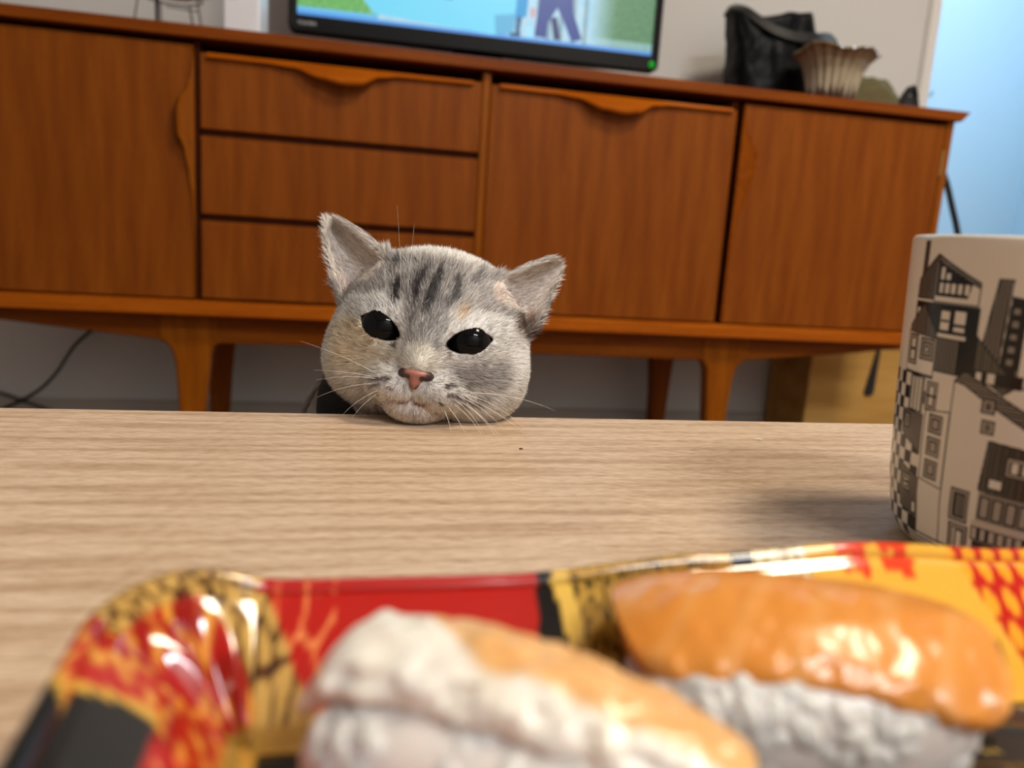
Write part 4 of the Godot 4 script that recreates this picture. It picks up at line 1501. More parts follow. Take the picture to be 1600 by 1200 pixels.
func sd_poly(p: Vector2, v: PackedVector2Array) -> float:
	var d := 1e9
	var s := 1.0
	var n := v.size()
	var j := n - 1
	for i in n:
		var e := v[j] - v[i]
		var w := p - v[i]
		var b := w - e * clampf(w.dot(e) / e.length_squared(), 0.0, 1.0)
		d = minf(d, b.length_squared())
		var c1 := p.y >= v[i].y
		var c2 := p.y < v[j].y
		var c3 := e.x * w.y > e.y * w.x
		if (c1 and c2 and c3) or (not c1 and not c2 and not c3):
			s = -s
		j = i
	return s * sqrt(d)

func ear_mid(x: float, y: float, s: float) -> float:
	# depth of the ear's middle sheet: dished about its axis, leaning back a little towards the tip
	var a := Vector2(s * 124.0, 62.0)
	var tip := Vector2(s * 208.0, 174.0)
	var ax := (tip - a).normalized()
	var q := Vector2(x, y) - a
	var along := q.dot(ax)
	var side := q.cross(ax) * s
	var width := maxf(54.0 * (1.0 - along / 150.0), 10.0)
	return -104.0 - along * 0.05 + 26.0 * minf((side / width) * (side / width), 1.3) - 16.0

func sd_ear(p: Vector3, s: float) -> float:
	var d2 := sd_poly(Vector2(p.x, p.y), ear_l if s < 0 else ear_r)
	if d2 > 40.0:
		return d2
	var zc := ear_mid(p.x, p.y, s)
	var t := 5.0 + 7.0 * clampf(1.0 - (p.y - 30.0) / 110.0, 0.0, 1.0)
	var dz := absf(p.z - zc) * 0.8 - t
	var q := Vector2(maxf(d2 + 2.0, 0.0), maxf(dz, 0.0))
	return minf(maxf(d2 + 2.0, dz), 0.0) + q.length() - 2.0

# the eye opening: a tilted almond, negative inside
func almond(x: float, y: float) -> float:
	var s := signf(x)
	var qx := x * s - 70.0
	var qy := y + 0.5
	var c := 0.951
	var sn := 0.309
	var a := qx * c + qy * sn
	var b := -qx * sn + qy * c
	var e := absf(a) / 36.0
	var hgt := (16.6 if b > 0.0 else 14.6) * (1.0 - pow(e, 2.4))
	return maxf(absf(b) - hgt, absf(a) - 36.0)

func sd_head(p: Vector3) -> float:
	var m := Vector3(absf(p.x), p.y, p.z)
	var d := sd_ell(p, Vector3(0, 18, -108), Vector3(152, 119, 116))
	d = smin(d, sd_ell(m, Vector3(90, -52, -82), Vector3(76, 76, 78)), 46.0)
	d = smin(d, sd_ell(p, Vector3(0, -18, -58), Vector3(108, 92, 62)), 34.0)
	d = smin(d, sd_bone(p, Vector3(0, 46, -42), Vector3(0, -48, 16), 36.0, 22.0), 30.0)
	d = smin(d, sd_ell(m, Vector3(70, -2, -30), Vector3(43, 39, 41)), 16.0)
	d = smin(d, sd_ell(m, Vector3(33, -86, 2), Vector3(42, 28, 34)), 13.0)
	d = smin(d, sd_ell(p, Vector3(-2, -119, -8), Vector3(42, 22, 32)), 10.0)
	d = smin(d, sd_ell(p, Vector3(14, -90, -62), Vector3(104, 36, 62)), 30.0)
	d = smin(d, sd_bone(p, Vector3(0, -30, -110), Vector3(-30, -120, -250), 120.0, 130.0), 40.0)
	# the cleft below the nose
	d = maxf(d, -sd_bone(p, Vector3(-0.5, -84, 42), Vector3(-3, -104, 36), 2.4, 3.0))
	if p.y > 0.0:
		if p.x < -60.0:
			d = smin(d, sd_ear(p, -1.0), 16.0)
		elif p.x > 60.0:
			d = smin(d, sd_ear(p, 1.0), 16.0)
	if p.z > -62.0 and m.x < 115.0 and absf(p.y) < 40.0:
		d = maxf(d, -maxf(almond(p.x, p.y) - 1.5, -60.0 - p.z))
	return d

func sd_body(p: Vector3) -> float:
	var d := sd_bone(p, Vector3(0.036, 0.400, 1.000), Vector3(0.024, 0.330, 0.962), 0.036, 0.046)
	d = smin(d, sd_bone(p, Vector3(0.024, 0.330, 0.962), Vector3(0.020, 0.200, 0.925), 0.047, 0.066), 0.03)
	d = smin(d, sd_bone(p, Vector3(0.020, 0.200, 0.925), Vector3(0.015, 0.098, 0.86), 0.066, 0.088), 0.04)
	for s in [-1.0, 1.0]:
		d = smin(d, sd_ell(p, Vector3(0.015 + s * 0.064, 0.078, 0.895), Vector3(0.042, 0.066, 0.075)), 0.02)
		d = smin(d, sd_bone(p, Vector3(0.015 + s * 0.074, 0.020, 0.91), Vector3(0.015 + s * 0.070, 0.014, 0.985), 0.016, 0.014), 0.012)
		d = smin(d, sd_bone(p, Vector3(0.022 + s * 0.036, 0.235, 0.965), Vector3(0.022 + s * 0.033, 0.100, 0.995), 0.026, 0.0165), 0.02)
		d = smin(d, sd_bone(p, Vector3(0.022 + s * 0.033, 0.100, 0.995), Vector3(0.022 + s * 0.033, 0.024, 0.998), 0.0165, 0.013), 0.01)
		d = smin(d, sd_ell(p, Vector3(0.022 + s * 0.033, 0.012, 1.010), Vector3(0.0165, 0.0118, 0.022)), 0.01)
	d = smin(d, sd_bone(p, Vector3(0.015, 0.03, 0.785), Vector3(0.105, 0.018, 0.80), 0.018, 0.015), 0.02)
	d = smin(d, sd_bone(p, Vector3(0.105, 0.018, 0.80), Vector3(0.145, 0.014, 0.885), 0.015, 0.012), 0.012)
	return d

# surface nets: one vertex in each cell the surface crosses, one quad round each crossed edge. Returns [vertices, indices]
func nets(f: Callable, lo: Vector3, hi: Vector3, cell: float) -> Array:
	var nx := int(ceil((hi.x - lo.x) / cell)) + 1
	var ny := int(ceil((hi.y - lo.y) / cell)) + 1
	var nz := int(ceil((hi.z - lo.z) / cell)) + 1
	var v := PackedFloat32Array()
	v.resize(nx * ny * nz)
	var B := 4
	for bz in range(0, nz, B):
		for by in range(0, ny, B):
			for bx in range(0, nx, B):
				var mid: float = f.call(lo + Vector3(bx + 1.5, by + 1.5, bz + 1.5) * cell)
				var far := absf(mid) > cell * 7.0
				for z in range(bz, mini(bz + B, nz)):
					for y in range(by, mini(by + B, ny)):
						for x in range(bx, mini(bx + B, nx)):
							v[(z * ny + y) * nx + x] = mid if far else f.call(lo + Vector3(x, y, z) * cell)
	var at := {}
	var verts := PackedVector3Array()
	var sx := 1
	var sy := nx
	var sz := nx * ny
	for z in nz - 1:
		for y in ny - 1:
			for x in nx - 1:
				var o := z * sz + y * sy + x
				var neg := 0
				if v[o] < 0: neg += 1
				if v[o + sx] < 0: neg += 1
				if v[o + sy] < 0: neg += 1
				if v[o + sx + sy] < 0: neg += 1
				if v[o + sz] < 0: neg += 1
				if v[o + sx + sz] < 0: neg += 1
				if v[o + sy + sz] < 0: neg += 1
				if v[o + sx + sy + sz] < 0: neg += 1
				if neg == 0 or neg == 8:
					continue
				var sum := Vector3.ZERO
				var cnt := 0
				for e in [[0, sx, 0, 0, 0, 0], [sy, sx, 0, 1, 0, 0], [sz, sx, 0, 0, 1, 0], [sy + sz, sx, 0, 1, 1, 0], [0, sy, 0, 0, 0, 1], [sx, sy, 1, 0, 0, 1], [sz, sy, 0, 0, 1, 1], [sx + sz, sy, 1, 0, 1, 1], [0, sz, 0, 0, 0, 2], [sx, sz, 1, 0, 0, 2], [sy, sz, 0, 1, 0, 2], [sx + sy, sz, 1, 1, 0, 2]]:
					var a := v[o + e[0]]
					var b := v[o + e[0] + e[1]]
					if (a < 0) != (b < 0):
						var t := a / (a - b)
						var q := Vector3(e[2], e[3], e[4])
						q[e[5]] += t
						sum += q
						cnt += 1
				at[o] = verts.size()
				verts.append(lo + (Vector3(x, y, z) + sum / cnt) * cell)
	var idx := PackedInt32Array()
	for z in range(1, nz - 1):
		for y in range(1, ny - 1):
			for x in range(1, nx - 1):
				var o := z * sz + y * sy + x
				var a := v[o] < 0
				for ax in 3:
					var s: int = [sx, sy, sz][ax]
					if a == (v[o + s] < 0):
						continue
					var u: int = [sy, sz, sx][ax]
					var w: int = [sz, sx, sy][ax]
					var q0 = at.get(o, -1)
					var q1 = at.get(o - u, -1)
					var q2 = at.get(o - u - w, -1)
					var q3 = at.get(o - w, -1)
					if q0 < 0 or q1 < 0 or q2 < 0 or q3 < 0:
						continue
					if a:
						idx.append_array([q0, q2, q1, q0, q3, q2])
					else:
						idx.append_array([q0, q1, q2, q0, q2, q3])
	return [verts, idx]

func gradient(f: Callable, p: Vector3, e: float) -> Vector3:
	return Vector3(f.call(p + Vector3(e, 0, 0)) - f.call(p - Vector3(e, 0, 0)), f.call(p + Vector3(0, e, 0)) - f.call(p - Vector3(0, e, 0)), f.call(p + Vector3(0, 0, e)) - f.call(p - Vector3(0, 0, e))).normalized()

func spot(x: float, y: float, cx: float, cy: float, rx: float, ry: float) -> float:
	var d := Vector2((x - cx) / rx, (y - cy) / ry).length()
	return smoothstep(1.25, 0.55, d)

# the coat by place on the head
func coat(p: Vector3, n: Vector3) -> Color:
	var k := 1.0 / (1.0 - p.z * 0.00082)       # as seen from the front
	var wob := Vector2(coat_noise.get_noise_2d(p.x, p.y), coat_noise.get_noise_2d(p.y + 300.0, p.x))
	var x := p.x * k + wob.x * 7.0
	var y := p.y * k + wob.y * 7.0
	var tick := coat_noise.get_noise_3d(p.x * 5.0, p.y * 2.2, p.z * 4.0)
	var c := Color8(210, 203, 196)
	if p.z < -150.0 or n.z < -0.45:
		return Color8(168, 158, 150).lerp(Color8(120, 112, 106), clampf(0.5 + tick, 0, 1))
	# ears
	var in_ear := -1.0
	if p.y > 20.0:
		if p.x < -88.0:
			in_ear = -sd_poly(Vector2(p.x, p.y), ear_l)
		elif p.x > 84.0:
			in_ear = -sd_poly(Vector2(p.x, p.y), ear_r)
	c = c.lerp(Color8(154, 147, 143), smoothstep(20.0, 50.0, y) * 0.88)                 # forehead grey
	c = c.lerp(Color8(240, 228, 212), smoothstep(96.0, 122.0, y) * spot(x, y, 5, 135, 95, 50))       # cream crown
	c = c.lerp(Color8(238, 233, 230), maxf(spot(x, y, -84, 30, 50, 16), spot(x, y, 84, 28, 48, 18)) * 0.85)   # pale brows
	c = c.lerp(Color8(128, 123, 120), spot(x, y, 0, 8, 32, 54) * 0.75)                  # grey bridge
	c = c.lerp(Color8(222, 208, 180), spot(x, y, 0, -40, 30, 22) * 0.9)                 # tan above the nose
	c = c.lerp(Color8(240, 234, 230), spot(x, y, 45, 4, 12, 40) * 0.5 + spot(x, y, -42, 4, 11, 36) * 0.5)
	c = c.lerp(Color8(244, 238, 232), spot(x, y, 82, -27, 46, 12) * 0.9)                # white under the right eye
	c = c.lerp(Color8(241, 225, 198), spot(x, y, -96, -38, 66, 46) * 0.8)               # pale left cheek
	c = c.lerp(Color8(234, 188, 124), spot(x, y, -106, -30, 44, 38) * 0.95)             # ginger patch
	c = c.lerp(Color8(238, 204, 152), spot(x, y, -66, -46, 36, 22) * 0.65)
	c = c.lerp(Color8(118, 112, 109), spot(x, y, 108, -42, 62, 26) * clampf(0.46 + tick * 1.4, 0.05, 0.9))               # grey band on the right cheek
	c = c.lerp(Color8(142, 135, 130), spot(x, y, 66, -58, 34, 16) * 0.6)
	c = c.lerp(Color8(242, 235, 226), maxf(spot(x, y, 158, -40, 32, 60), spot(x, y, -160, -50, 26, 60)) * 0.8)
	c = c.lerp(Color8(244, 235, 228), spot(x, y, 0, -96, 62, 26) * 0.8)                 # muzzle
	c = c.lerp(Color8(220, 190, 176), spot(x, y, 4, -122, 58, 20) * 0.8)                # pinkish chin
	c = c.lerp(Color8(240, 231, 218), spot(x, y, 110, -104, 60, 34) * 0.8)
	c = c.lerp(Color8(112, 108, 106), spot(x, y, 0, 62, 46, 46) * 0.6)
	# forehead stripes, down the tilted axis
	var st := 0.0
	st = maxf(st, spot(x, y, -50 + 0.1 * (y - 50), 54, 8, 24))
	st = maxf(st, spot(x, y, -22 + 0.08 * (y - 60), 64, 6.5, 36) * 0.95)
	st = maxf(st, spot(x, y, 2 + 0.06 * (y - 60), 66, 8.5, 40))
	st = maxf(st, spot(x, y, 30 + 0.16 * (y - 60), 66, 6, 30) * 0.85)
	st = maxf(st, spot(x, y, -64, 92, 7, 16) * 0.5)
	st = maxf(st, spot(x, y, 58, 92, 6, 18) * 0.5)
	st = clampf(st * (1.0 + tick * 1.3), 0, 1)
	c = c.lerp(Color8(44, 42, 44), st * 0.92)
	c = c.lerp(Color8(196, 148, 92), spot(x, y, 48, 36, 9, 14) * 0.75)                  # ginger fleck over the right eye
	c = c.lerp(Color8(76, 60, 52), spot(x, y, 142, 42, 20, 26) * 0.95)                 # brown by the right ear
	c = c.lerp(Color8(120, 110, 102), spot(x, y, -150, 34, 20, 24) * 0.5)
	# whisker rows
	var row := 0.0
	for e in [Vector3(50, -74, 7), Vector3(60, -86, 7), Vector3(74, -84, 8), Vector3(88, -88, 8), Vector3(72, -96, 6), Vector3(96, -78, 6), Vector3(-44, -76, 8), Vector3(-58, -80, 7), Vector3(-36, -88, 5), Vector3(-60, -92, 5), Vector3(46, -100, 5)]:
		row = maxf(row, spot(x, y, e.x, e.y, e.z * 1.2, e.z * 0.62))
	c = c.lerp(Color8(84, 74, 70), row * 0.75)
	# mouth and chin line
	var mouth := spot(x, y, -1.5, -94, 2.6, 13)
	mouth = maxf(mouth, spot(x, y, -15, -108 + 0.012 * (x + 15) * (x + 15), 18, 3.2))
	mouth = maxf(mouth, spot(x, y, 14, -109 + 0.012 * (x - 14) * (x - 14), 17, 3.2))
	c = c.lerp(Color8(150, 98, 88), clampf(mouth, 0, 1) * 0.75)
	# tear marks and eye rims
	c = c.lerp(Color8(92, 70, 60), maxf(spot(x, y, -37, -22, 6, 11), spot(x, y, 38, -20, 6, 13)) * 0.85)
	if p.z > -62.0 and absf(p.x) < 120.0 and absf(p.y) < 44.0:
		var al := almond(p.x, p.y)
		c = c.lerp(Color8(40, 30, 28), smoothstep(3.6, 1.4, al))
	if in_ear > 0.0 and (p.y > 60.0 or absf(p.x) > 140.0):
		var inner := Color8(228, 196, 180).lerp(Color8(158, 122, 104), smoothstep(120.0, 40.0, p.y) * (0.8 if p.x > 0 else 0.35))
		inner = inner.lerp(Color8(226, 214, 202), smoothstep(9.0, 2.0, in_ear) * 0.8)
		var blend := smoothstep(0.0, 8.0, in_ear) * smoothstep(48.0, 74.0, p.y + maxf(0.0, absf(p.x) - 140.0))
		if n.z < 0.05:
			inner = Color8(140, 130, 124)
		c = c.lerp(inner, blend)
	c = c.lerp(Color(1.0, 0.985, 0.96), 0.55 * smoothstep(0.58, 0.92, c.v) * (1.0 - 0.5 * c.s))
	return c.darkened(clampf(-tick * 0.45, 0, 0.35)).lerp(Color8(242, 238, 234), clampf(tick * 0.5, 0, 0.35) * (1.0 - st))

func build_cat() -> void:
	coat_noise.seed = 77
	coat_noise.frequency = 0.02
	var t := thing("cat", "silver and cream tabby cat resting its chin on the low table's edge, dark eyes wide", "cat", CAT_AT)
	var inv := Transform3D(Basis.IDENTITY, -CAT_AT)
	# body and head in one mesh
	var hn := nets(sd_head, Vector3(-232, -156, -240), Vector3(228, 200, 62), 4.6)
	var bn := nets(sd_body, Vector3(-0.12, -0.004, 0.74), Vector3(0.19, 0.44, 1.05), 0.007)
	var V := PackedVector3Array()
	var N := PackedVector3Array()
	var C := PackedColorArray()
	var I := PackedInt32Array()
	var hv: PackedVector3Array = hn[0]
	var hnrm := PackedVector3Array()
	for p in hv:
		var g := gradient(sd_head, p, 1.5)
		hnrm.append(g)
		V.append(inv * (head * (p * HU)))
		N.append((head.basis * g).normalized())
		C.append(coat(p, g).darkened(0.14).srgb_to_linear())
	I.append_array(hn[1])
	var off := V.size()
	for p in bn[0]:
		var g := gradient(sd_body, p, 0.002)
		V.append(inv * p)
		N.append(g)
		var tick := coat_noise.get_noise_3d(p.x * 2500.0, p.y * 1800.0, p.z * 2500.0)
		C.append(Color8(188, 178, 168).lerp(Color8(120, 112, 106), clampf(0.4 + tick, 0, 1)).srgb_to_linear())
	for i in bn[1]:
		I.append(i + off)
	var m := plain(Color.WHITE, 0.8)
	m.vertex_color_use_as_albedo = true
	part("body", from_arrays(V, N, C, I), m, t)
	# fur
	var fm := plain(Color.WHITE, 0.55)
	fm.vertex_color_use_as_albedo = true
	fm.specular_mode = BaseMaterial3D.SPECULAR_SCHLICK_GGX
	fm.metallic_specular = 0.35
	fm.backlight_enabled = true
	fm.backlight = Color(0.4, 0.4, 0.4)
	var fur := part("fur", head_fur(hv, hnrm, hn[1], inv), fm, t)
	fur.set_meta("kind", "stuff")
	var bf := part("body_fur", body_fur(bn, inv), fm, t)
	bf.set_meta("kind", "stuff")
	# eyes
	var em := plain(Color.WHITE, 0.04)
	em.vertex_color_use_as_albedo = true
	em.metallic_specular = 0.27
	for s in [-1.0, 1.0]:
		var e := part("eye", eyeball(), em, t, "dark glossy eye with a wide pupil")
		e.transform = inv * head * Transform3D(Basis.IDENTITY.scaled(Vector3.ONE * HU), Vector3(s * 70.0, -0.5, -21.0) * HU)
	# nose
	var nn := nets(sd_nose, Vector3(-36, -96, 2), Vector3(36, -44, 66), 1.8)
	var nv := PackedVector3Array()
	var nnm := PackedVector3Array()
	var nc := PackedColorArray()
	for p in nn[0]:
		var g := gradient(sd_nose, p, 0.8)
		nv.append(inv * (head * (p * HU)))
		nnm.append((head.basis * g).normalized())
		var pink := Color8(164, 106, 92)
		var dark := Color8(58, 38, 34)
		var f := smoothstep(13.0, 20.0, absf(p.x) + maxf(0.0, -68.0 - p.y) * 0.9)
		f = maxf(f, smoothstep(-56.5, -53.0, p.y) * 0.75)
		f = maxf(f, smoothstep(1.32, 1.05, Vector2((absf(p.x) - 15.5) / 7.0, (p.y + 69.0 + (absf(p.x) - 15.5) * 0.25) / 4.8).length()))
		nc.append(pink.lerp(dark, clampf(f, 0, 1)).srgb_to_linear())
	var nm := plain(Color.WHITE, 0.42)
	nm.vertex_color_use_as_albedo = true
	part("nose", from_arrays(nv, nnm, nc, nn[1]), nm, t, "pink nose edged in dark brown")
	# whiskers: [root, bend, tip] in head space
	var wm := plain(srgb(236, 230, 220), 0.35)
	var roots := []
	for e in [[Vector3(70, -84, 26), Vector3(112, -92, 34), Vector3(150, -126, 20)], [Vector3(74, -92, 24), Vector3(112, -104, 36), Vector3(142, -142, 24)], [Vector3(66, -98, 26), Vector3(100, -114, 36), Vector3(124, -148, 30)], [Vector3(58, -104, 26), Vector3(82, -124, 34), Vector3(96, -148, 30)], [Vector3(80, -80, 22), Vector3(130, -82, 26), Vector3(178, -118, 6)], [Vector3(86, -86, 18), Vector3(146, -100, 20), Vector3(202, -140, 0)], [Vector3(52, -110, 24), Vector3(66, -130, 30), Vector3(70, -148, 30)], [Vector3(84, -94, 18), Vector3(122, -116, 28), Vector3(150, -140, 16)], [Vector3(90, -76, 14), Vector3(160, -66, 6), Vector3(222, -84, -20)], [Vector3(64, -90, 26), Vector3(96, -104, 40), Vector3(118, -134, 36)]]:
		roots.append(e)
	for e in [[Vector3(-50, -80, 26), Vector3(-92, -76, 36), Vector3(-152, -98, 22)], [Vector3(-54, -86, 24), Vector3(-98, -92, 34), Vector3(-146, -124, 20)], [Vector3(-46, -92, 28), Vector3(-78, -110, 38), Vector3(-100, -142, 30)], [Vector3(-58, -78, 22), Vector3(-104, -74, 30), Vector3(-160, -84, 10)], [Vector3(-50, -98, 24), Vector3(-74, -120, 32), Vector3(-86, -146, 28)], [Vector3(-62, -72, 16), Vector3(-120, -52, 14), Vector3(-196, -44, -20)]]:
		roots.append(e)
	for e in [[Vector3(-44, 34, 6), Vector3(-50, 96, 20), Vector3(-82, 196, -30)], [Vector3(-36, 38, 6), Vector3(-38, 100, 14), Vector3(-50, 172, -30)], [Vector3(62, 36, 6), Vector3(84, 96, 16), Vector3(124, 128, -20)]]:
		roots.append(e)
	for e in roots:
		var pts := []
		for k in 13:
			var f := k / 12.0
			var q: Vector3 = e[0].lerp(e[1], f).lerp(e[1].lerp(e[2], f), f)
			pts.append(inv * (head * (q * HU)))
		part("whisker", tube(pts, 0.00012 if e[0].y < 0 else 0.00006, 6, 0.25), wm, t)
	# black harness collar round the neck
	var cl := plain(srgb(14, 14, 15), 0.85)
	var rings := []
	for i in 41:
		var a := TAU * i / 40
		var ring := PackedVector3Array()
		for k in 12:
			var b := TAU * k / 12
			var r := 0.0425 + cos(b) * 0.0060 + 0.001 * sin(a * 5.0)
			var y := sin(b) * 0.0185
			ring.append(inv * (Vector3(0.0310, 0.3610, 0.9815) + Basis(Vector3(1, 0, 0), 0.25) * Vector3(cos(a) * r, y + 0.0015 * sin(a * 3.0), sin(a) * r)))
		rings.append(ring)
	part("harness", loft(rings, true, false), cl, t, "black cloth harness round the neck")

func from_arrays(V: PackedVector3Array, N: PackedVector3Array, C: PackedColorArray, I: PackedInt32Array) -> ArrayMesh:
	var a := []
	a.resize(Mesh.ARRAY_MAX)
	a[Mesh.ARRAY_VERTEX] = V
	a[Mesh.ARRAY_NORMAL] = N
	a[Mesh.ARRAY_COLOR] = C
	if I.size():
		a[Mesh.ARRAY_INDEX] = I
	var mesh := ArrayMesh.new()
	mesh.add_surface_from_arrays(Mesh.PRIMITIVE_TRIANGLES, a)
	return mesh

func eyeball() -> ArrayMesh:
	var V := PackedVector3Array()
	var N := PackedVector3Array()
	var C := PackedColorArray()
	var I := PackedInt32Array()
	var A := 28
	var B := 48
	for i in A + 1:
		var a := PI * i / A
		for k in B:
			var b := TAU * k / B
			var d := Vector3(sin(a) * cos(b), sin(a) * sin(b), cos(a))
			var cornea := 1.0 + 0.045 * smoothstep(0.75, 1.0, d.z)
			V.append(d * 36.5 * cornea)
			N.append(d)
			var c := Color8(20, 15, 16)
			c = c.lerp(Color8(30, 22, 18), smoothstep(0.72, 0.62, d.z) * 0.8)
			C.append(c.srgb_to_linear())
	for i in A:
		for k in B:
			var k2 := (k + 1) % B
			I.append_array([i * B + k, (i + 1) * B + k2, (i + 1) * B + k, i * B + k, i * B + k2, (i + 1) * B + k2])
	return from_arrays(V, N, C, I)

func sd_nose(p: Vector3) -> float:
	var m := Vector3(absf(p.x), p.y, p.z)
	var d := sd_ell(p, Vector3(0, -61, 26), Vector3(24, 9, 17))
	d = smin(d, sd_ell(p, Vector3(0, -73, 25), Vector3(9, 13, 15)), 9.0)
	d = smin(d, sd_ell(m, Vector3(20, -64, 22), Vector3(9, 7, 12)), 7.0)
	d = maxf(d, -sd_ell(m, Vector3(14.5, -69.5, 40), Vector3(5.0, 3.2, 10)))
	return maxf(d, -sd_bone(p, Vector3(0, -70, 44), Vector3(0, -88, 38), 1.1, 1.8))

func strand(V: PackedVector3Array, N: PackedVector3Array, C: PackedColorArray, p: Vector3, dir: Vector3, n: Vector3, side: Vector3, length: float, width: float, droop: Vector3, c0: Color, c1: Color, shade_n: Vector3) -> void:
	var mid := p + dir * length * 0.5
	var tip := p + dir * length + droop * length
	var w := side * width
	var h := side * width * 0.7
	for q in [p - w, mid - h, mid + h, p - w, mid + h, p + w, mid - h, tip, mid + h]:
		V.append(q)
		N.append(shade_n)
	var cm := c0.lerp(c1, 0.5)
	for c in [c0, cm, cm, c0, cm, c0, cm, c1, cm]:
		C.append(c)

func head_fur(hv: PackedVector3Array, hn: PackedVector3Array, idx: PackedInt32Array, inv: Transform3D) -> ArrayMesh:
	var r := RandomNumberGenerator.new()
	r.seed = 99
	var V := PackedVector3Array()
	var N := PackedVector3Array()
	var C := PackedColorArray()
	var toworld := inv * head
	var nose := Vector3(0, -52, 60)
	for i in range(0, idx.size(), 3):
		var a := hv[idx[i]]
		var b := hv[idx[i + 1]]
		var c := hv[idx[i + 2]]
		var area := (b - a).cross(c - a).length() * 0.5
		var mid := (a + b + c) / 3.0
		var nm := (hn[idx[i]] + hn[idx[i + 1]] + hn[idx[i + 2]]).normalized()
		var dens := 0.62
		if nm.z < -0.2:
			dens = 0.12
		elif mid.z < -150.0:
			dens = 0.25
		if mid.y < -60.0 and mid.z < -180.0:
			continue
		var want := area * dens
		var cnt := int(want) + (1 if r.randf() < want - int(want) else 0)
		for k in cnt:
			var s := sqrt(r.randf())
			var u := r.randf()
			var p := a * (1.0 - s) + b * (s * (1.0 - u)) + c * (s * u)
			var n := nm
			# none on the eyes, the nose or the lips
			if p.z > -62.0 and absf(p.x) < 118.0 and absf(p.y) < 42.0 and almond(p.x, p.y) < 3.6:
				continue
			if absf(p.x) < 27.0 - maxf(0.0, -62.0 - p.y) * 0.9 and p.y < -54.0 and p.y > -86.0 and p.z > 8.0:
				continue
			if p.z > 5.0 and absf(p.x + 2.0) < 3.0 and p.y < -82.0 and p.y > -106.0:
				continue
			var col := coat(p, n)
			var flow := p - nose
			flow.z -= 30.0
			if p.y < -60.0:
				flow.y *= 0.8
				flow.y -= 14.0
			var length := lerpf(7.0, 19.0, smoothstep(30.0, 150.0, flow.length()))
			var lift := 0.42
			var wide := 0.55
			var ear := 0.0
			if p.y > 60.0 and absf(p.x) > 100.0:
				ear = -sd_poly(Vector2(p.x, p.y), ear_l if p.x < 0 else ear_r)
				if ear > -2.0:
					flow = Vector3(signf(p.x) * 0.75, 0.35, 0.0) if n.z > 0.0 else Vector3(signf(p.x) * 0.6, 0.8, 0)
					length = 11.0 if n.z > 0.0 else 8.0
					lift = 0.30
					wide = 0.42
					if n.z > 0.0 and r.randf() < 0.55:
						col = Color8(240, 226, 214)
						length *= 1.2
					if n.z > 0.0 and p.y > 75.0 and r.randf() < 0.45:
						continue
			if p.y > 100.0 and absf(p.x) < 95.0:
				length += 7.0
				lift = 0.62
			if absf(p.x) < 60.0 and p.y < -70.0:
				length = 6.5
			if p.z > -70.0 and absf(p.x) < 125.0 and absf(p.y) < 48.0:
				var al := almond(p.x, p.y)
				if al < 16.0:
					var away := Vector3(p.x - signf(p.x) * 70.0, p.y * 1.6, 0).normalized()
					flow = flow.normalized().lerp(away, smoothstep(16.0, 4.0, al) * 0.9)
					length = lerpf(5.0, length, smoothstep(3.0, 16.0, al))
			var tang := (flow - n * flow.dot(n)).normalized()
			tang = (tang + n.cross(tang) * r.randfn() * 0.22).normalized()
			var lf := lift + r.randfn() * 0.10
			var dir := (tang + n * lf).normalized()
			var side := dir.cross(n).normalized()
			side = side.rotated(dir, r.randfn() * 0.55)
			var v := r.randf()
			var bright := 0.84 + 0.46 * v
			var c1 := Color(col.r * bright, col.g * bright, col.b * bright)
			if v > 0.74 and col.v > 0.42:
				c1 = c1.lerp(Color8(244, 240, 236), 0.6)
			elif v < 0.12:
				c1 = c1.darkened(0.22)
			var c0 := col.darkened(0.12)
			strand(V, N, C, toworld * (p * HU), toworld.basis * dir, toworld.basis * n, toworld.basis * side, length * r.randf_range(0.7, 1.25) * HU, wide * HU * r.randf_range(0.7, 1.3), toworld.basis * (tang * 0.12 - n * 0.14), c0.srgb_to_linear(), c1.clamp().srgb_to_linear(), (toworld.basis * (n + dir * 0.15)).normalized())
	return from_arrays(V, N, C, PackedInt32Array())

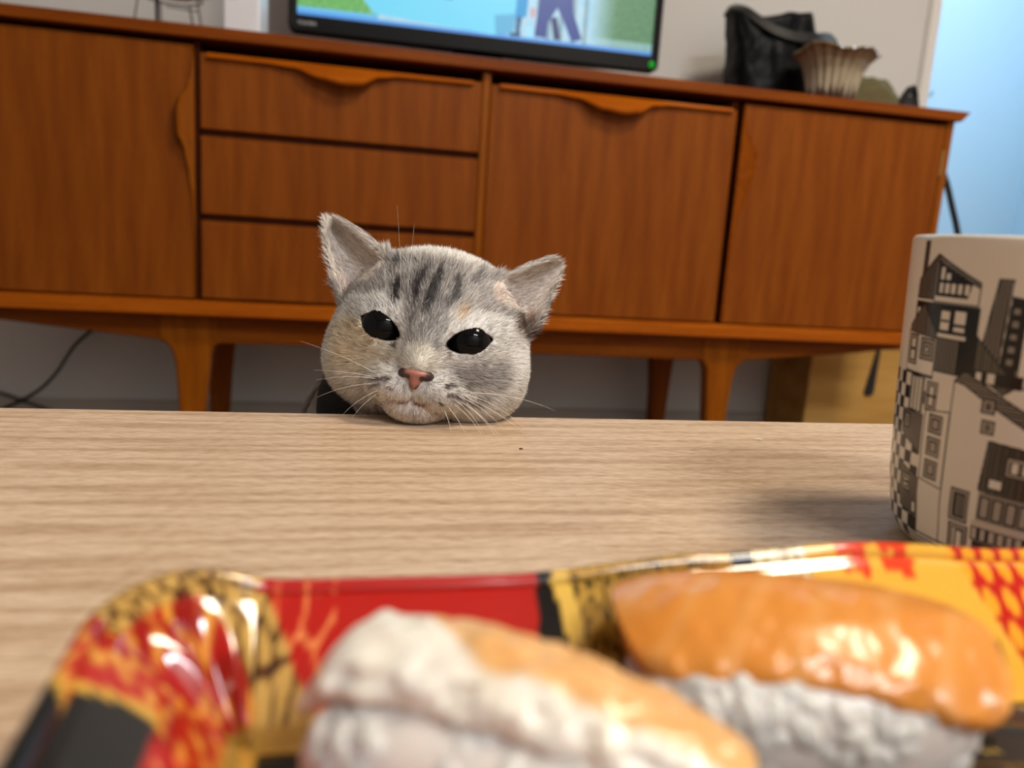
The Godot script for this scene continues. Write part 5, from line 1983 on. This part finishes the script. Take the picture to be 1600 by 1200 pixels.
func body_fur(bn: Array, inv: Transform3D) -> ArrayMesh:
	var r := RandomNumberGenerator.new()
	r.seed = 98
	var V := PackedVector3Array()
	var N := PackedVector3Array()
	var C := PackedColorArray()
	var bv: PackedVector3Array = bn[0]
	var idx: PackedInt32Array = bn[1]
	for i in range(0, idx.size(), 3):
		var a := bv[idx[i]]
		var b := bv[idx[i + 1]]
		var c := bv[idx[i + 2]]
		var cr := (c - a).cross(b - a)
		var area := cr.length() * 0.5
		var n := cr.normalized()
		var want := area * 3.4e5 * (2.0 if a.y > 0.30 else 1.0)
		if (a.y > 0.345 and a.z > 0.975) or a.y < 0.004:
			continue
		var cnt := int(want) + (1 if r.randf() < want - int(want) else 0)
		for k in cnt:
			var s := sqrt(r.randf())
			var u := r.randf()
			var p := a * (1.0 - s) + b * (s * (1.0 - u)) + c * (s * u)
			var down := Vector3(0, -1, -0.15)
			var tang := (down - n * down.dot(n)).normalized()
			var dir := (tang + n * (0.35 + r.randfn() * 0.12) + n.cross(tang) * r.randfn() * 0.2).normalized()
			var tick := coat_noise.get_noise_3d(p.x * 1500.0, p.y * 1500.0, p.z * 1500.0)
			var col := Color8(206, 196, 184).lerp(Color8(140, 131, 124), clampf(0.4 + tick, 0, 1))
			var f := 0.75 + 0.45 * r.randf()
			var side := dir.cross(n).normalized().rotated(dir, r.randfn() * 0.5)
			var len_ := 0.008 if p.y > 0.06 else 0.003
			strand(V, N, C, inv * p, dir, n, side, len_, 0.00022, tang * 0.1 - n * 0.1, col.darkened(0.25).srgb_to_linear(), Color(col.r * f, col.g * f, col.b * f).clamp().srgb_to_linear(), n)
	return from_arrays(V, N, C, PackedInt32Array())

# ------------------------------------------------------------------ small things
func build_small_things() -> void:
	lone("crumb", dome(Vector3(0.0009, 0.0006, 0.0006), 3, 0.3, 1.2), plain(srgb(96, 48, 26), 0.6), "tiny brown crumb on the table in front of the cat", "crumb", Vector3(0.0721, TABLE_Y, 1.1074))
	var lint := tube(spline([Vector3(-0.0012, 0.0004, -0.0006), Vector3(0, 0.0007, 0), Vector3(0.0012, 0.0005, 0.0008)], 4), 0.0003, 6)
	lone("lint", lint, plain(srgb(240, 238, 232), 0.8), "tiny white speck of lint on the table left of the mug", "lint", Vector3(0.1932, TABLE_Y, 1.0875))
